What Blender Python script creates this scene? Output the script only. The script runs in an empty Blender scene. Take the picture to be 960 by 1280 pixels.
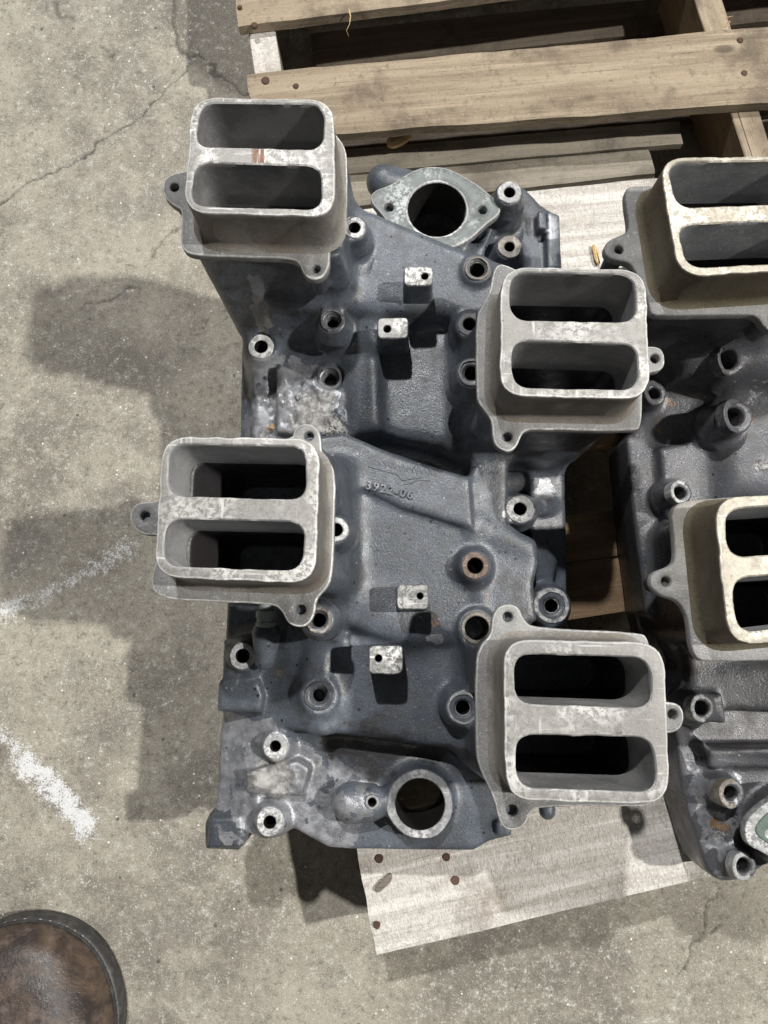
import bpy, bmesh, math, random
import numpy as np
from mathutils import Vector, Matrix, Euler
from mathutils.geometry import delaunay_2d_cdt

random.seed(4); rng = np.random.RandomState(7)
S = bpy.context.scene
COL = S.collection
# ---------------------------------------------------------------- camera
CAM = Vector((0.0, 0.0, 0.975))
ROT = Euler((math.radians(9.0), math.radians(0.9), 0.0), 'XYZ')
FPX = 961.0
cam = bpy.data.objects.new('camera', bpy.data.cameras.new('camera'))
COL.objects.link(cam); S.camera = cam
cam.location = CAM; cam.rotation_euler = ROT
cam.data.sensor_fit = 'VERTICAL'; cam.data.sensor_height = 36.0
cam.data.lens = 36.0 * FPX / 1280.0
cam.data.clip_start = 0.02; cam.data.clip_end = 100
# ---------------------------------------------------------------- light
w = bpy.data.worlds.new('World'); S.world = w; w.use_nodes = True
bgn = w.node_tree.nodes['Background']
bgn.inputs[0].default_value = (0.93, 0.95, 1.0, 1); bgn.inputs[1].default_value = 0.045

def lamp(name, direction, dist, watts, size, color):
    d = Vector(direction).normalized()
    L = bpy.data.lights.new(name, 'AREA'); L.shape = 'DISK'; L.size = size
    L.energy = watts; L.color = color
    o = bpy.data.objects.new(name, L); COL.objects.link(o)
    o.location = d * dist + Vector((0, 0, 0.2))
    o.rotation_euler = d.to_track_quat('Z', 'Y').to_euler()
    return o
lamp('ceiling_lamp', (-0.10, 0.58, 1.0), 6.0, 300, 0.18, (1.0, 0.985, 0.96))
lamp('ceiling_lamp', (0.76, 0.04, 1.0), 6.5, 470, 0.20, (1.0, 0.96, 0.90))
lamp('ceiling_lamp', (-0.35, -0.75, 1.0), 7.0, 22, 0.35, (1.0, 0.93, 0.82))
S.view_settings.view_transform = 'Standard'; S.view_settings.look = 'None'
S.view_settings.exposure = 0.0; S.view_settings.gamma = 1.0
S.cycles.max_bounces = 6; S.cycles.diffuse_bounces = 3; S.cycles.glossy_bounces = 3

# ---------------------------------------------------------------- helpers
RM = ROT.to_matrix()
def P(px, py, z):
    """point of the photograph's pixel (960x1280) on the level z"""
    d = RM @ Vector(((px - 480) / FPX, (640 - py) / FPX, -1.0))
    t = (z - CAM.z) / d.z
    return Vector((CAM.x + d.x * t, CAM.y + d.y * t, z))
def MPP(z, py=640):
    a = P(480, py, z); b = P(481, py, z)
    return (a - b).length
def tag(o, label=None, cat=None, group=None, kind=None):
    if label: o['label'] = label
    if cat: o['category'] = cat
    if group: o['group'] = group
    if kind: o['kind'] = kind
    return o
def empty(name, loc):
    o = bpy.data.objects.new(name, None); COL.objects.link(o); o.location = loc; return o
def link(name, me, mats, parent=None, keep=True):
    o = bpy.data.objects.new(name, me); COL.objects.link(o)
    for m in (mats if isinstance(mats, (list, tuple)) else [mats]): me.materials.append(m)
    if parent:
        o.parent = parent
        m = Matrix.Identity(4); q = parent
        while q: m = Matrix.Translation(q.location) @ m; q = q.parent
        o.location = o.location - m.translation
    return o
def recenter(o):
    """put the origin at the mesh's own middle without moving the mesh"""
    me = o.data; n = len(me.vertices); a = np.empty(n * 3, np.float32)
    me.vertices.foreach_get('co', a); a = a.reshape(-1, 3)
    c = (a.min(0) + a.max(0)) / 2
    a -= c; me.vertices.foreach_set('co', a.ravel()); o.location = o.location + Vector([float(v) for v in c])
    me.update(); return o
def bm_to(name, bm, mats, parent=None, smooth=40):
    bmesh.ops.recalc_face_normals(bm, faces=bm.faces)
    if smooth:
        for f in bm.faces: f.smooth = True
        for e in bm.edges:
            if len(e.link_faces) == 2 and e.calc_face_angle(0) > math.radians(smooth): e.smooth = False
    me = bpy.data.meshes.new(name); bm.to_mesh(me); bm.free()
    return link(name, me, mats, parent)

# numpy value noise ------------------------------------------------------
_lat = rng.rand(64, 64).astype(np.float32)
def vnoise(x, y, s, seed=0):
    x = x * s + seed * 7.31 + 100; y = y * s + seed * 3.77 + 100
    xi = np.floor(x).astype(int); yi = np.floor(y).astype(int)
    fx = x - xi; fy = y - yi; fx = fx * fx * (3 - 2 * fx); fy = fy * fy * (3 - 2 * fy)
    g = lambda i, j: _lat[i % 64, j % 64]
    return (g(xi, yi) * (1 - fx) + g(xi + 1, yi) * fx) * (1 - fy) + (g(xi, yi + 1) * (1 - fx) + g(xi + 1, yi + 1) * fx) * fy
def fbm(x, y, s, o=4, seed=0):
    v = 0; a = 0.5; t = 0
    for k in range(o): v = v + a * vnoise(x, y, s * 2 ** k, seed + k); t += a; a *= 0.5
    return v / t
def sstep(a, b, x):
    t = np.clip((x - a) / (b - a), 0, 1); return t * t * (3 - 2 * t)
def seg_dist(x, y, a, b):
    dx, dy = b[0] - a[0], b[1] - a[1]; L = dx * dx + dy * dy + 1e-12
    t = np.clip(((x - a[0]) * dx + (y - a[1]) * dy) / L, 0, 1)
    return np.hypot(x - a[0] - t * dx, y - a[1] - t * dy)
def line_dist(x, y, pts):
    d = None
    for a, b in zip(pts, pts[1:]):
        e = seg_dist(x, y, a, b); d = e if d is None else np.minimum(d, e)
    return d
def poly_sdf(x, y, pts):
    d = None; ins = np.zeros(x.shape, bool); n = len(pts)
    for i in range(n):
        a = pts[i]; b = pts[(i + 1) % n]
        e = seg_dist(x, y, a, b); d = e if d is None else np.minimum(d, e)
        c = ((a[1] > y) != (b[1] > y))
        with np.errstate(divide='ignore', invalid='ignore'):
            xx = (b[0] - a[0]) * (y - a[1]) / (b[1] - a[1] if b[1] != a[1] else 1e-9) + a[0]
        ins ^= c & (x < xx)
    return np.where(ins, -d, d)
def set_attr(me, name, arr):
    a = me.attributes.new(name, 'FLOAT', 'POINT'); a.data.foreach_set('value', np.asarray(arr, np.float32).ravel())

# ---------------------------------------------------------------- materials
class NT:
    def __init__(s, name):
        s.m = bpy.data.materials.new(name); s.m.use_nodes = True; s.t = s.m.node_tree
        s.b = s.t.nodes['Principled BSDF']; s.out = s.t.nodes['Material Output']
        s.tc = s.t.nodes.new('ShaderNodeTexCoord')
        oi = s.t.nodes.new('ShaderNodeObjectInfo'); vm = s.t.nodes.new('ShaderNodeVectorMath'); vm.operation = 'MULTIPLY_ADD'
        s.t.links.new(oi.outputs['Random'], vm.inputs[0]); vm.inputs[1].default_value = (31, 17, 5); s.t.links.new(s.tc.outputs['Object'], vm.inputs[2]); s.obj = vm.outputs[0]; s.rnd = oi.outputs['Random']
    def n(s, typ, **kw):
        x = s.t.nodes.new('ShaderNode' + typ)
        for k, v in kw.items():
            if hasattr(x, k): setattr(x, k, v)
            else: s.put(x.inputs[k], v)
        return x
    def put(s, sock, v):
        if isinstance(v, bpy.types.NodeSocket): s.t.links.new(v, sock)
        elif isinstance(v, bpy.types.Node): s.t.links.new(v.outputs[0], sock)
        else: sock.default_value = v
    def mapping(s, scale=(1, 1, 1), src='Object', loc=(0, 0, 0)):
        mp = s.n('Mapping'); s.put(mp.inputs['Vector'], s.obj); mp.inputs['Scale'].default_value = scale
        mp.inputs['Location'].default_value = loc; return mp.outputs[0]
    def noise(s, scale, detail=4, rough=0.6, vec=None, dist=0.0):
        x = s.n('TexNoise'); x.inputs['Scale'].default_value = scale; x.inputs['Detail'].default_value = detail
        x.inputs['Roughness'].default_value = rough; x.inputs['Distortion'].default_value = dist
        s.put(x.inputs['Vector'], vec if vec is not None else s.obj); return x.outputs[0]
    def voro(s, scale, vec=None, feature='F1', rnd=1.0):
        x = s.n('TexVoronoi'); x.feature = feature; x.inputs['Scale'].default_value = scale; x.inputs['Randomness'].default_value = rnd
        s.put(x.inputs['Vector'], vec if vec is not None else s.obj); return x
    def ramp(s, f, lo, hi, a=0.0, b=1.0):
        x = s.n('MapRange'); x.interpolation_type = 'SMOOTHSTEP'; s.put(x.inputs[0], f)
        for i, v in zip((1, 2, 3, 4), (lo, hi, a, b)): x.inputs[i].default_value = v
        return x.outputs[0]
    def math(s, op, a, b=0.0, clamp=False):
        x = s.n('Math'); x.operation = op; x.use_clamp = clamp; s.put(x.inputs[0], a); s.put(x.inputs[1], b); return x.outputs[0]
    def mix(s, f, a, b, mode='MIX'):
        x = s.n('Mix'); x.data_type = 'RGBA'; x.blend_type = mode
        s.put(x.inputs[0], f)
        for i, v in ((6, a), (7, b)):
            s.put(x.inputs[i], v if isinstance(v, (bpy.types.NodeSocket,)) else (*v, 1) if len(v) == 3 else v)
        return x.outputs[2]
    def attr(s, name):
        x = s.n('Attribute'); x.attribute_name = name; return x.outputs['Fac']
    def bump(s, h, dist, strength=1.0, prev=None):
        x = s.n('Bump'); x.inputs['Strength'].default_value = strength; x.inputs['Distance'].default_value = dist
        s.put(x.inputs['Height'], h)
        if prev is not None: s.put(x.inputs['Normal'], prev)
        return x.outputs[0]
    def fin(s, color, rough, metal=0.0, normal=None, spec=0.5):
        s.put(s.b.inputs['Base Color'], color if not isinstance(color, tuple) else (*color, 1))
        s.put(s.b.inputs['Roughness'], rough); s.put(s.b.inputs['Metallic'], metal)
        s.b.inputs['Specular IOR Level'].default_value = spec
        if normal is not None: s.put(s.b.inputs['Normal'], normal)
        return s.m

def mat_cast(name, c1, c2, metal=0.35, rough=0.6, speck=0.5, stain_shade=None, grain=900):
    t = NT(name)
    n1 = t.noise(16, 5); n2 = t.noise(240, 4, 0.75); n3 = t.noise(grain, 3, 0.8)
    col = t.mix(t.ramp(n1, 0.35, 0.65), c1, c2)
    col = t.mix(t.math('MULTIPLY', t.ramp(n2, 0.56, 0.70), speck), col, tuple(min(1, x * 1.6) for x in c2))
    col = t.mix(t.ramp(n2, 0.42, 0.30, 0, 0.55), col, tuple(x * 0.5 for x in c1))
    col = t.mix(t.ramp(n3, 0.56, 0.70, 0, 0.6), col, tuple(min(1, x * 1.9) for x in c2))
    col = t.mix(t.ramp(n3, 0.44, 0.32, 0, 0.5), col, tuple(x * 0.45 for x in c1))
    if stain_shade: col = t.mix(t.ramp(t.noise(9, 4), 0.45, 0.68, 0, 0.6), col, stain_shade)
    nb = t.bump(n3, 0.0007, 0.6); nb = t.bump(n2, 0.0012, 0.5, nb)
    return t.fin(col, t.ramp(n2, 0.3, 0.7, rough - 0.1, rough + 0.12), metal, nb)

def mat_rim(name, base, worn, tint, metal=0.12, rust=False):
    """milled face: bare aluminium with bright scuffs, pits and corrosion"""
    t = NT(name)
    n1 = t.noise(28, 5); n2 = t.noise(230, 5, 0.7); n3 = t.noise(900, 3, 0.7)
    sc = t.noise(120, 3, 0.6, t.mapping((1, 0.12, 1)))
    col = t.mix(t.ramp(n2, 0.35, 0.65), base, tint)
    wear = t.math('MULTIPLY', t.ramp(n1, 0.45, 0.60), t.ramp(n2, 0.43, 0.56))
    col = t.mix(t.math('MULTIPLY', wear, 0.75), col, worn)
    col = t.mix(t.ramp(t.noise(11, 3), 0.40, 0.65, 0, 0.5), col, tuple(x * 0.62 for x in base))
    col = t.mix(t.ramp(t.noise(260, 3, 0.6, t.mapping((0.06, 1.0, 1))), 0.64, 0.72, 0, 0.55), col, worn)
    col = t.mix(t.ramp(n3, 0.58, 0.72, 0, 0.5), col, worn)
    col = t.mix(t.ramp(t.noise(330, 4, 0.7), 0.63, 0.70, 0, 0.9), col, tuple(x * 0.25 for x in base))
    col = t.mix(t.ramp(sc, 0.62, 0.70, 0, 0.5), col, worn)
    col = t.mix(1.0, col, t.mix(t.rnd, (1.02, 1.02, 1.01), (1.38, 1.38, 1.36)), 'MULTIPLY')
    if rust:
        sx = t.n('SeparateXYZ'); t.put(sx.inputs[0], t.tc.outputs['Object'])
        dx = t.math('ABSOLUTE', t.math('ADD', sx.outputs[0], 0.001)); dy = t.math('ABSOLUTE', t.math('SUBTRACT', sx.outputs[1], 0.002))
        mk = t.math('MULTIPLY', t.ramp(dx, 0.016, 0.002), t.ramp(dy, 0.014, 0.008))
        st = t.noise(420, 3, 0.6, t.mapping((1, 0.08, 1)))
        col = t.mix(t.math('MULTIPLY', t.ramp(t.math('ADD', st, t.math('MULTIPLY', mk, 0.35)), 0.74, 0.82), mk), col, (0.17, 0.085, 0.045))
    nb = t.bump(n2, 0.0006, 0.5); nb = t.bump(n3, 0.0003, 0.5, nb)
    return t.fin(col, t.ramp(n2, 0.3, 0.7, 0.42, 0.62), metal, nb)

def mat_body(name, c1, c2, warm):
    """old blue-grey engine paint; attributes carry where it has worn, rusted or had shade painted in with grime"""
    t = NT(name)
    n1 = t.noise(9, 6); n2 = t.noise(70, 5, 0.65); n3 = t.noise(600, 3, 0.7); n4 = t.noise(260, 4, 0.75)
    col = t.mix(t.ramp(n1, 0.33, 0.67), c1, c2)
    col = t.mix(t.ramp(n2, 0.42, 0.66, 0, 0.6), col, warm)
    col = t.mix(t.ramp(n3, 0.56, 0.70, 0, 0.5), col, tuple(min(1, x * 1.8) for x in c2)); col = t.mix(t.ramp(n3, 0.46, 0.32, 0, 0.5), col, tuple(x * 0.5 for x in c1))
    col = t.mix(t.ramp(n4, 0.66, 0.74, 0, 0.55), col, (0.34, 0.36, 0.39))
    col = t.mix(t.ramp(t.noise(340, 4, 0.7, t.mapping((1, 1, 1), loc=(3, 1, 0))), 0.65, 0.72, 0, 0.8), col, (0.012, 0.011, 0.012))
    vb = t.voro(170); vc = t.n('SeparateColor'); t.put(vc.inputs[0], vb.outputs['Color'])
    col = t.mix(t.math('MULTIPLY', t.math('MULTIPLY', t.ramp(vb.outputs['Distance'], 0.20, 0.08), t.math('GREATER_THAN', vc.outputs[0], 0.94)), 0.7), col, (0.36, 0.37, 0.39))
    col = t.mix(t.math('MULTIPLY', t.math('MULTIPLY', t.ramp(vb.outputs['Distance'], 0.34, 0.16), t.math('GREATER_THAN', vc.outputs[1], 0.90)), 0.85), col, (0.010, 0.010, 0.011))
    n5 = t.noise(38, 6, 0.6, None, 0.4)
    edge = t.math('ADD', t.math('MULTIPLY', t.math('SUBTRACT', n5, 0.5), 2.0), t.attr('wear'))
    wf = t.ramp(edge, 0.49, 0.53)
    bare = t.mix(t.ramp(n2, 0.35, 0.65), (0.19, 0.197, 0.215), (0.33, 0.34, 0.365))
    bare = t.mix(t.ramp(n4, 0.60, 0.70, 0, 0.75), bare, (0.62, 0.62, 0.61))
    col = t.mix(wf, col, bare)
    crust = t.ramp(t.math('ADD', t.math('MULTIPLY', t.math('SUBTRACT', n4, 0.5), 2.0), t.attr('crust')), 0.45, 0.6)
    col = t.mix(crust, col, t.mix(t.ramp(n2, 0.38, 0.62), (0.20, 0.195, 0.19), (0.44, 0.435, 0.425)))
    rf = t.ramp(t.math('ADD', t.math('MULTIPLY', t.math('SUBTRACT', n4, 0.5), 1.5), t.attr('rust')), 0.45, 0.62)
    col = t.mix(rf, col, t.mix(n4, (0.10, 0.055, 0.03), (0.30, 0.19, 0.10)))
    gf = t.ramp(t.math('ADD', t.math('MULTIPLY', t.math('SUBTRACT', n2, 0.5), 0.9), t.attr('grime_shade')), 0.35, 0.75)
    col = t.mix(t.math('MULTIPLY', gf, 0.85), col, (0.026, 0.022, 0.020))  # one dark tone for dirt and for painted-in shade
    nb = t.bump(n3, 0.0006, 0.6); nb = t.bump(n4, 0.0006, 0.45, nb); nb = t.bump(n2, 0.0008, 0.25, nb)
    nb = t.bump(t.math('MULTIPLY', crust, n4), 0.002, 0.6, nb)
    rg = t.math('ADD', t.ramp(n2, 0.3, 0.7, 0.25, 0.44), t.math('MULTIPLY', crust, 0.3))
    return t.fin(col, rg, t.math('MULTIPLY', wf, 0.4), nb, 0.6)

def mat_wood(name, c1, c2, dark, fuzz=0.0):
    """boards: object X runs along the grain"""
    t = NT(name)
    oi = t.n('ObjectInfo')
    mp = t.n('Mapping'); t.put(mp.inputs['Vector'], t.tc.outputs['Object'])
    cmb = t.n('CombineXYZ'); t.put(cmb.inputs[0], t.math('MULTIPLY', oi.outputs['Random'], 17.0)); t.put(cmb.inputs[1], t.math('MULTIPLY', oi.outputs['Random'], 5.0))
    t.put(mp.inputs['Location'], cmb.outputs[0]); v0 = mp.outputs[0]
    def sc(s3):
        m = t.n('Mapping'); t.put(m.inputs['Vector'], v0); m.inputs['Scale'].default_value = s3; return m.outputs[0]
    g1 = t.noise(1, 6, 0.6, sc((3.0, 60, 30)), 0.6); g2 = t.noise(1, 5, 0.7, sc((12, 420, 200)), 0.3); n1 = t.noise(11, 5, 0.6, v0); n3 = t.noise(380, 3, 0.7, v0)
    saw = t.noise(1, 3, 0.7, sc((300, 130, 60)), 1.2)
    col = t.mix(t.ramp(g1, 0.32, 0.68), c1, c2)
    col = t.mix(t.ramp(g2, 0.44, 0.28, 0, 0.85), col, dark)
    g3 = t.noise(1, 3, 0.5, sc((2.2, 130, 60)), 0.4); crk = t.ramp(g3, 0.30, 0.26, 0, 0.9); col = t.mix(crk, col, tuple(x * .25 for x in dark))
    g4 = t.noise(1, 4, 0.6, sc((5, 150, 60)), 0.8); col = t.mix(t.ramp(g4, 0.55, 0.70, 0, 0.5), col, tuple(min(1, x * 1.3) for x in c2))
    col = t.mix(t.ramp(n1, 0.50, 0.66, 0, 0.7), col, dark); col = t.mix(t.ramp(t.noise(90, 4, 0.75, v0), 0.54, 0.68, 0, 0.45), col, dark)
    col = t.mix(t.ramp(n3, 0.60, 0.72, 0, 0.45), col, tuple(min(1, x * 1.7) for x in c2))
    col = t.mix(t.ramp(n3, 0.42, 0.28, 0, 0.45), col, tuple(x * 0.5 for x in dark))
    if fuzz: col = t.mix(t.math('MULTIPLY', t.ramp(saw, 0.50, 0.36, 0, fuzz), t.ramp(n1, 0.35, 0.6, 0.35, 1.0)), col, tuple(x * 1.15 for x in dark)); col = t.mix(t.ramp(t.noise(300, 4, 0.8, v0), 0.52, 0.70, 0, 0.6), col, (0.86, 0.85, 0.83)); col = t.mix(t.ramp(t.noise(5, 4, 0.6, v0), 0.50, 0.68, 0, 0.6), col, (0.36, 0.29, 0.22))
    vor = t.voro(5.5, sc((1, 2.2, 1)))
    knot = t.ramp(vor.outputs['Distance'], 0.10, 0.05, 0, 0.7)
    col = t.mix(knot, col, tuple(x * 0.6 for x in dark))
    nb = t.bump(g2, 0.0016, 0.7); nb = t.bump(n3, 0.0008, 0.6, nb)
    if fuzz: nb = t.bump(saw, 0.0018, 0.9, nb)
    return t.fin(col, 0.85, 0, nb, 0.25)

M = {}
M['cast'] = mat_cast('cast_aluminium_sides', (0.19, 0.182, 0.168), (0.31, 0.295, 0.27), stain_shade=(0.15, 0.125, 0.095))
M['cast_flange'] = mat_cast('cast_aluminium_flange', (0.17, 0.17, 0.17), (0.29, 0.29, 0.285), speck=0.9)
M['cast_olive'] = mat_cast('shade_toned_olive_aluminium', (0.10, 0.088, 0.058), (0.16, 0.14, 0.10), stain_shade=(0.07, 0.055, 0.03))  # dark olive of the sides: dim floor bounce put into the colour
M['cast_light'] = mat_cast('light_cast_aluminium', (0.28, 0.28, 0.285), (0.42, 0.42, 0.42), speck=0.8, stain_shade=(0.30, 0.26, 0.18))
M['port'] = mat_cast('port_wall_aluminium', (0.17, 0.17, 0.175), (0.29, 0.29, 0.29), metal=0.1, rough=0.7, grain=1400)
M['port_light'] = mat_cast('port_wall_light', (0.24, 0.245, 0.255), (0.38, 0.385, 0.39), metal=0.1, rough=0.7, grain=1400)
M['rim'] = mat_rim('milled_rim', (0.20, 0.195, 0.188), (0.58, 0.58, 0.57), (0.29, 0.285, 0.275))
M['rim_rusty'] = mat_rim('milled_rim_rust_spot', (0.185, 0.18, 0.175), (0.66, 0.66, 0.65), (0.29, 0.285, 0.275), rust=True)
M['edge'] = mat_rim('chipped_bright_edge', (0.34, 0.34, 0.34), (0.70, 0.70, 0.69), (0.46, 0.46, 0.455))
M['rim_warm'] = mat_rim('milled_rim_yellowed', (0.27, 0.25, 0.21), (0.70, 0.68, 0.62), (0.40, 0.37, 0.31))
M['pad'] = mat_rim('milled_square_pad', (0.12, 0.12, 0.12), (0.75, 0.75, 0.74), (0.30, 0.30, 0.295), 0.15)
M['ring'] = mat_rim('machined_boss_face', (0.17, 0.175, 0.185), (0.62, 0.62, 0.62), (0.27, 0.275, 0.285))
M['ring_bright'] = mat_rim('bright_machined_boss_face', (0.26, 0.27, 0.28), (0.70, 0.70, 0.70), (0.38, 0.39, 0.40))
M['ring_dark'] = mat_rim('dark_boss_face', (0.05, 0.052, 0.06), (0.20, 0.20, 0.20), (0.09, 0.09, 0.10))
M['ring_rust'] = mat_rim('rusty_boss_face', (0.085, 0.058, 0.045), (0.26, 0.21, 0.18), (0.13, 0.088, 0.066), 0.1)
M['ring_brown'] = mat_rim('brown_boss_face', (0.10, 0.088, 0.078), (0.32, 0.30, 0.28), (0.155, 0.135, 0.12), 0.1)
M['gasket'] = mat_cast('green_gasket', (0.10, 0.14, 0.12), (0.16, 0.21, 0.18), metal=0.0, rough=0.7)
M['oval'] = mat_rim('pale_green_grey_flange_face', (0.115, 0.13, 0.132), (0.52, 0.55, 0.56), (0.17, 0.188, 0.19), 0.12)
M['bolt_hole'] = mat_cast('dark_hole_wall', (0.012, 0.011, 0.010), (0.03, 0.027, 0.025), metal=0.2, rough=0.5)  # bore walls coloured near black
M['body'] = mat_body('blue_grey_engine_paint', (0.052, 0.060, 0.073), (0.112, 0.129, 0.157), (0.046, 0.047, 0.050))
M['body2'] = mat_body('dark_grey_engine_paint', (0.050, 0.053, 0.062), (0.100, 0.104, 0.118), (0.075, 0.070, 0.066))
M['fitting'] = mat_cast('pale_green_fitting', (0.28, 0.33, 0.31), (0.42, 0.47, 0.45), metal=0.3)
M['pipe'] = mat_cast('blue_grey_painted_pipe', (0.10, 0.13, 0.16), (0.16, 0.20, 0.24), metal=0.1, rough=0.45)
M['wood'] = mat_wood('pallet_pine', (0.225, 0.18, 0.128), (0.37, 0.305, 0.225), (0.105, 0.083, 0.064))
M['wood_pale'] = mat_wood('rough_sawn_pale_board', (0.48, 0.45, 0.41), (0.70, 0.68, 0.645), (0.26, 0.225, 0.195), 0.55)
M['wood_grey'] = mat_wood('weathered_grey_board', (0.20, 0.18, 0.145), (0.30, 0.27, 0.22), (0.11, 0.095, 0.08))
M['wood_brown'] = mat_wood('brown_stringer', (0.15, 0.10, 0.06), (0.22, 0.15, 0.09), (0.08, 0.055, 0.035))
M['wood_shaded'] = mat_wood('shade_toned_bottom_board', (0.085, 0.068, 0.052), (0.14, 0.115, 0.09), (0.05, 0.04, 0.032))  # colour darkened to stand in for the shade between deck boards
M['rust_nail'] = mat_cast('rusty_nail', (0.07, 0.04, 0.03), (0.13, 0.075, 0.055), metal=0.3, rough=0.8)
M['chip'] = mat_wood('grey_chip_wood', (0.14, 0.12, 0.10), (0.22, 0.19, 0.16), (0.07, 0.06, 0.05))
M['splinter'] = mat_wood('fresh_splinter_wood', (0.60, 0.40, 0.20), (0.75, 0.56, 0.32), (0.35, 0.22, 0.10))

def floor_mat():
    t = NT('concrete')
    n0 = t.noise(3.2, 5); n1 = t.noise(14, 6, 0.65); n6 = t.noise(45, 5, 0.7); n2 = t.noise(120, 4, 0.7); n3 = t.noise(520, 4, 0.85)
    col = t.mix(t.ramp(n0, 0.38, 0.62), (0.180, 0.163, 0.135), (0.335, 0.308, 0.252))
    col = t.mix(t.ramp(n1, 0.38, 0.66, 0, 0.75), col, (0.37, 0.345, 0.285))
    col = t.mix(t.ramp(n1, 0.48, 0.30, 0, 0.7), col, (0.19, 0.18, 0.16))
    col = t.mix(t.ramp(n6, 0.52, 0.68, 0, 0.55), col, (0.40, 0.375, 0.32)); col = t.mix(t.ramp(n6, 0.46, 0.32, 0, 0.45), col, (0.17, 0.155, 0.13))
    col = t.mix(t.attr('stain_shade'), col, (0.135, 0.120, 0.10))  # real stains, plus shadow tone painted into the concrete
    col = t.mix(t.ramp(n2, 0.53, 0.68, 0, 0.65), col, (0.42, 0.40, 0.35))
    col = t.mix(t.ramp(n2, 0.47, 0.32, 0, 0.65), col, (0.12, 0.113, 0.10))
    col = t.mix(t.ramp(n3, 0.54, 0.66, 0, 0.8), col, (0.50, 0.48, 0.43))
    col = t.mix(t.ramp(n3, 0.46, 0.34, 0, 0.7), col, (0.09, 0.10, 0.09))
    v = t.voro(130); vs = t.n('SeparateColor'); t.put(vs.inputs[0], v.outputs['Color'])
    sp = t.math('MULTIPLY', t.ramp(v.outputs['Distance'], 0.20, 0.12), t.math('GREATER_THAN', vs.outputs[0], 0.94))
    col = t.mix(t.math('MULTIPLY', sp, 0.85), col, (0.80, 0.78, 0.72))
    v2 = t.voro(75); vs2 = t.n('SeparateColor'); t.put(vs2.inputs[0], v2.outputs['Color'])
    sp2 = t.math('MULTIPLY', t.ramp(v2.outputs['Distance'], 0.22, 0.12), t.math('GREATER_THAN', vs2.outputs[1], 0.975))
    col = t.mix(t.math('MULTIPLY', sp2, 0.8), col, (0.07, 0.065, 0.06))
    pm = t.ramp(t.math('ADD', t.math('ADD', t.math('MULTIPLY', t.math('SUBTRACT', n3, 0.5), 3.4), t.math('MULTIPLY', t.math('SUBTRACT', n2, 0.5), 1.8)), t.attr('paint')), 0.35, 0.75)
    col = t.mix(t.math('MULTIPLY', pm, 0.85), col, (0.70, 0.72, 0.74))
    col = t.mix(t.attr('crack'), col, (0.035, 0.032, 0.028))
    nb = t.bump(n3, 0.0009, 0.7); nb = t.bump(n2, 0.0016, 0.4, nb)
    return t.fin(col, t.ramp(n1, 0.3, 0.7, 0.62, 0.8), 0, nb, 0.35)
M['floor'] = floor_mat()

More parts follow.
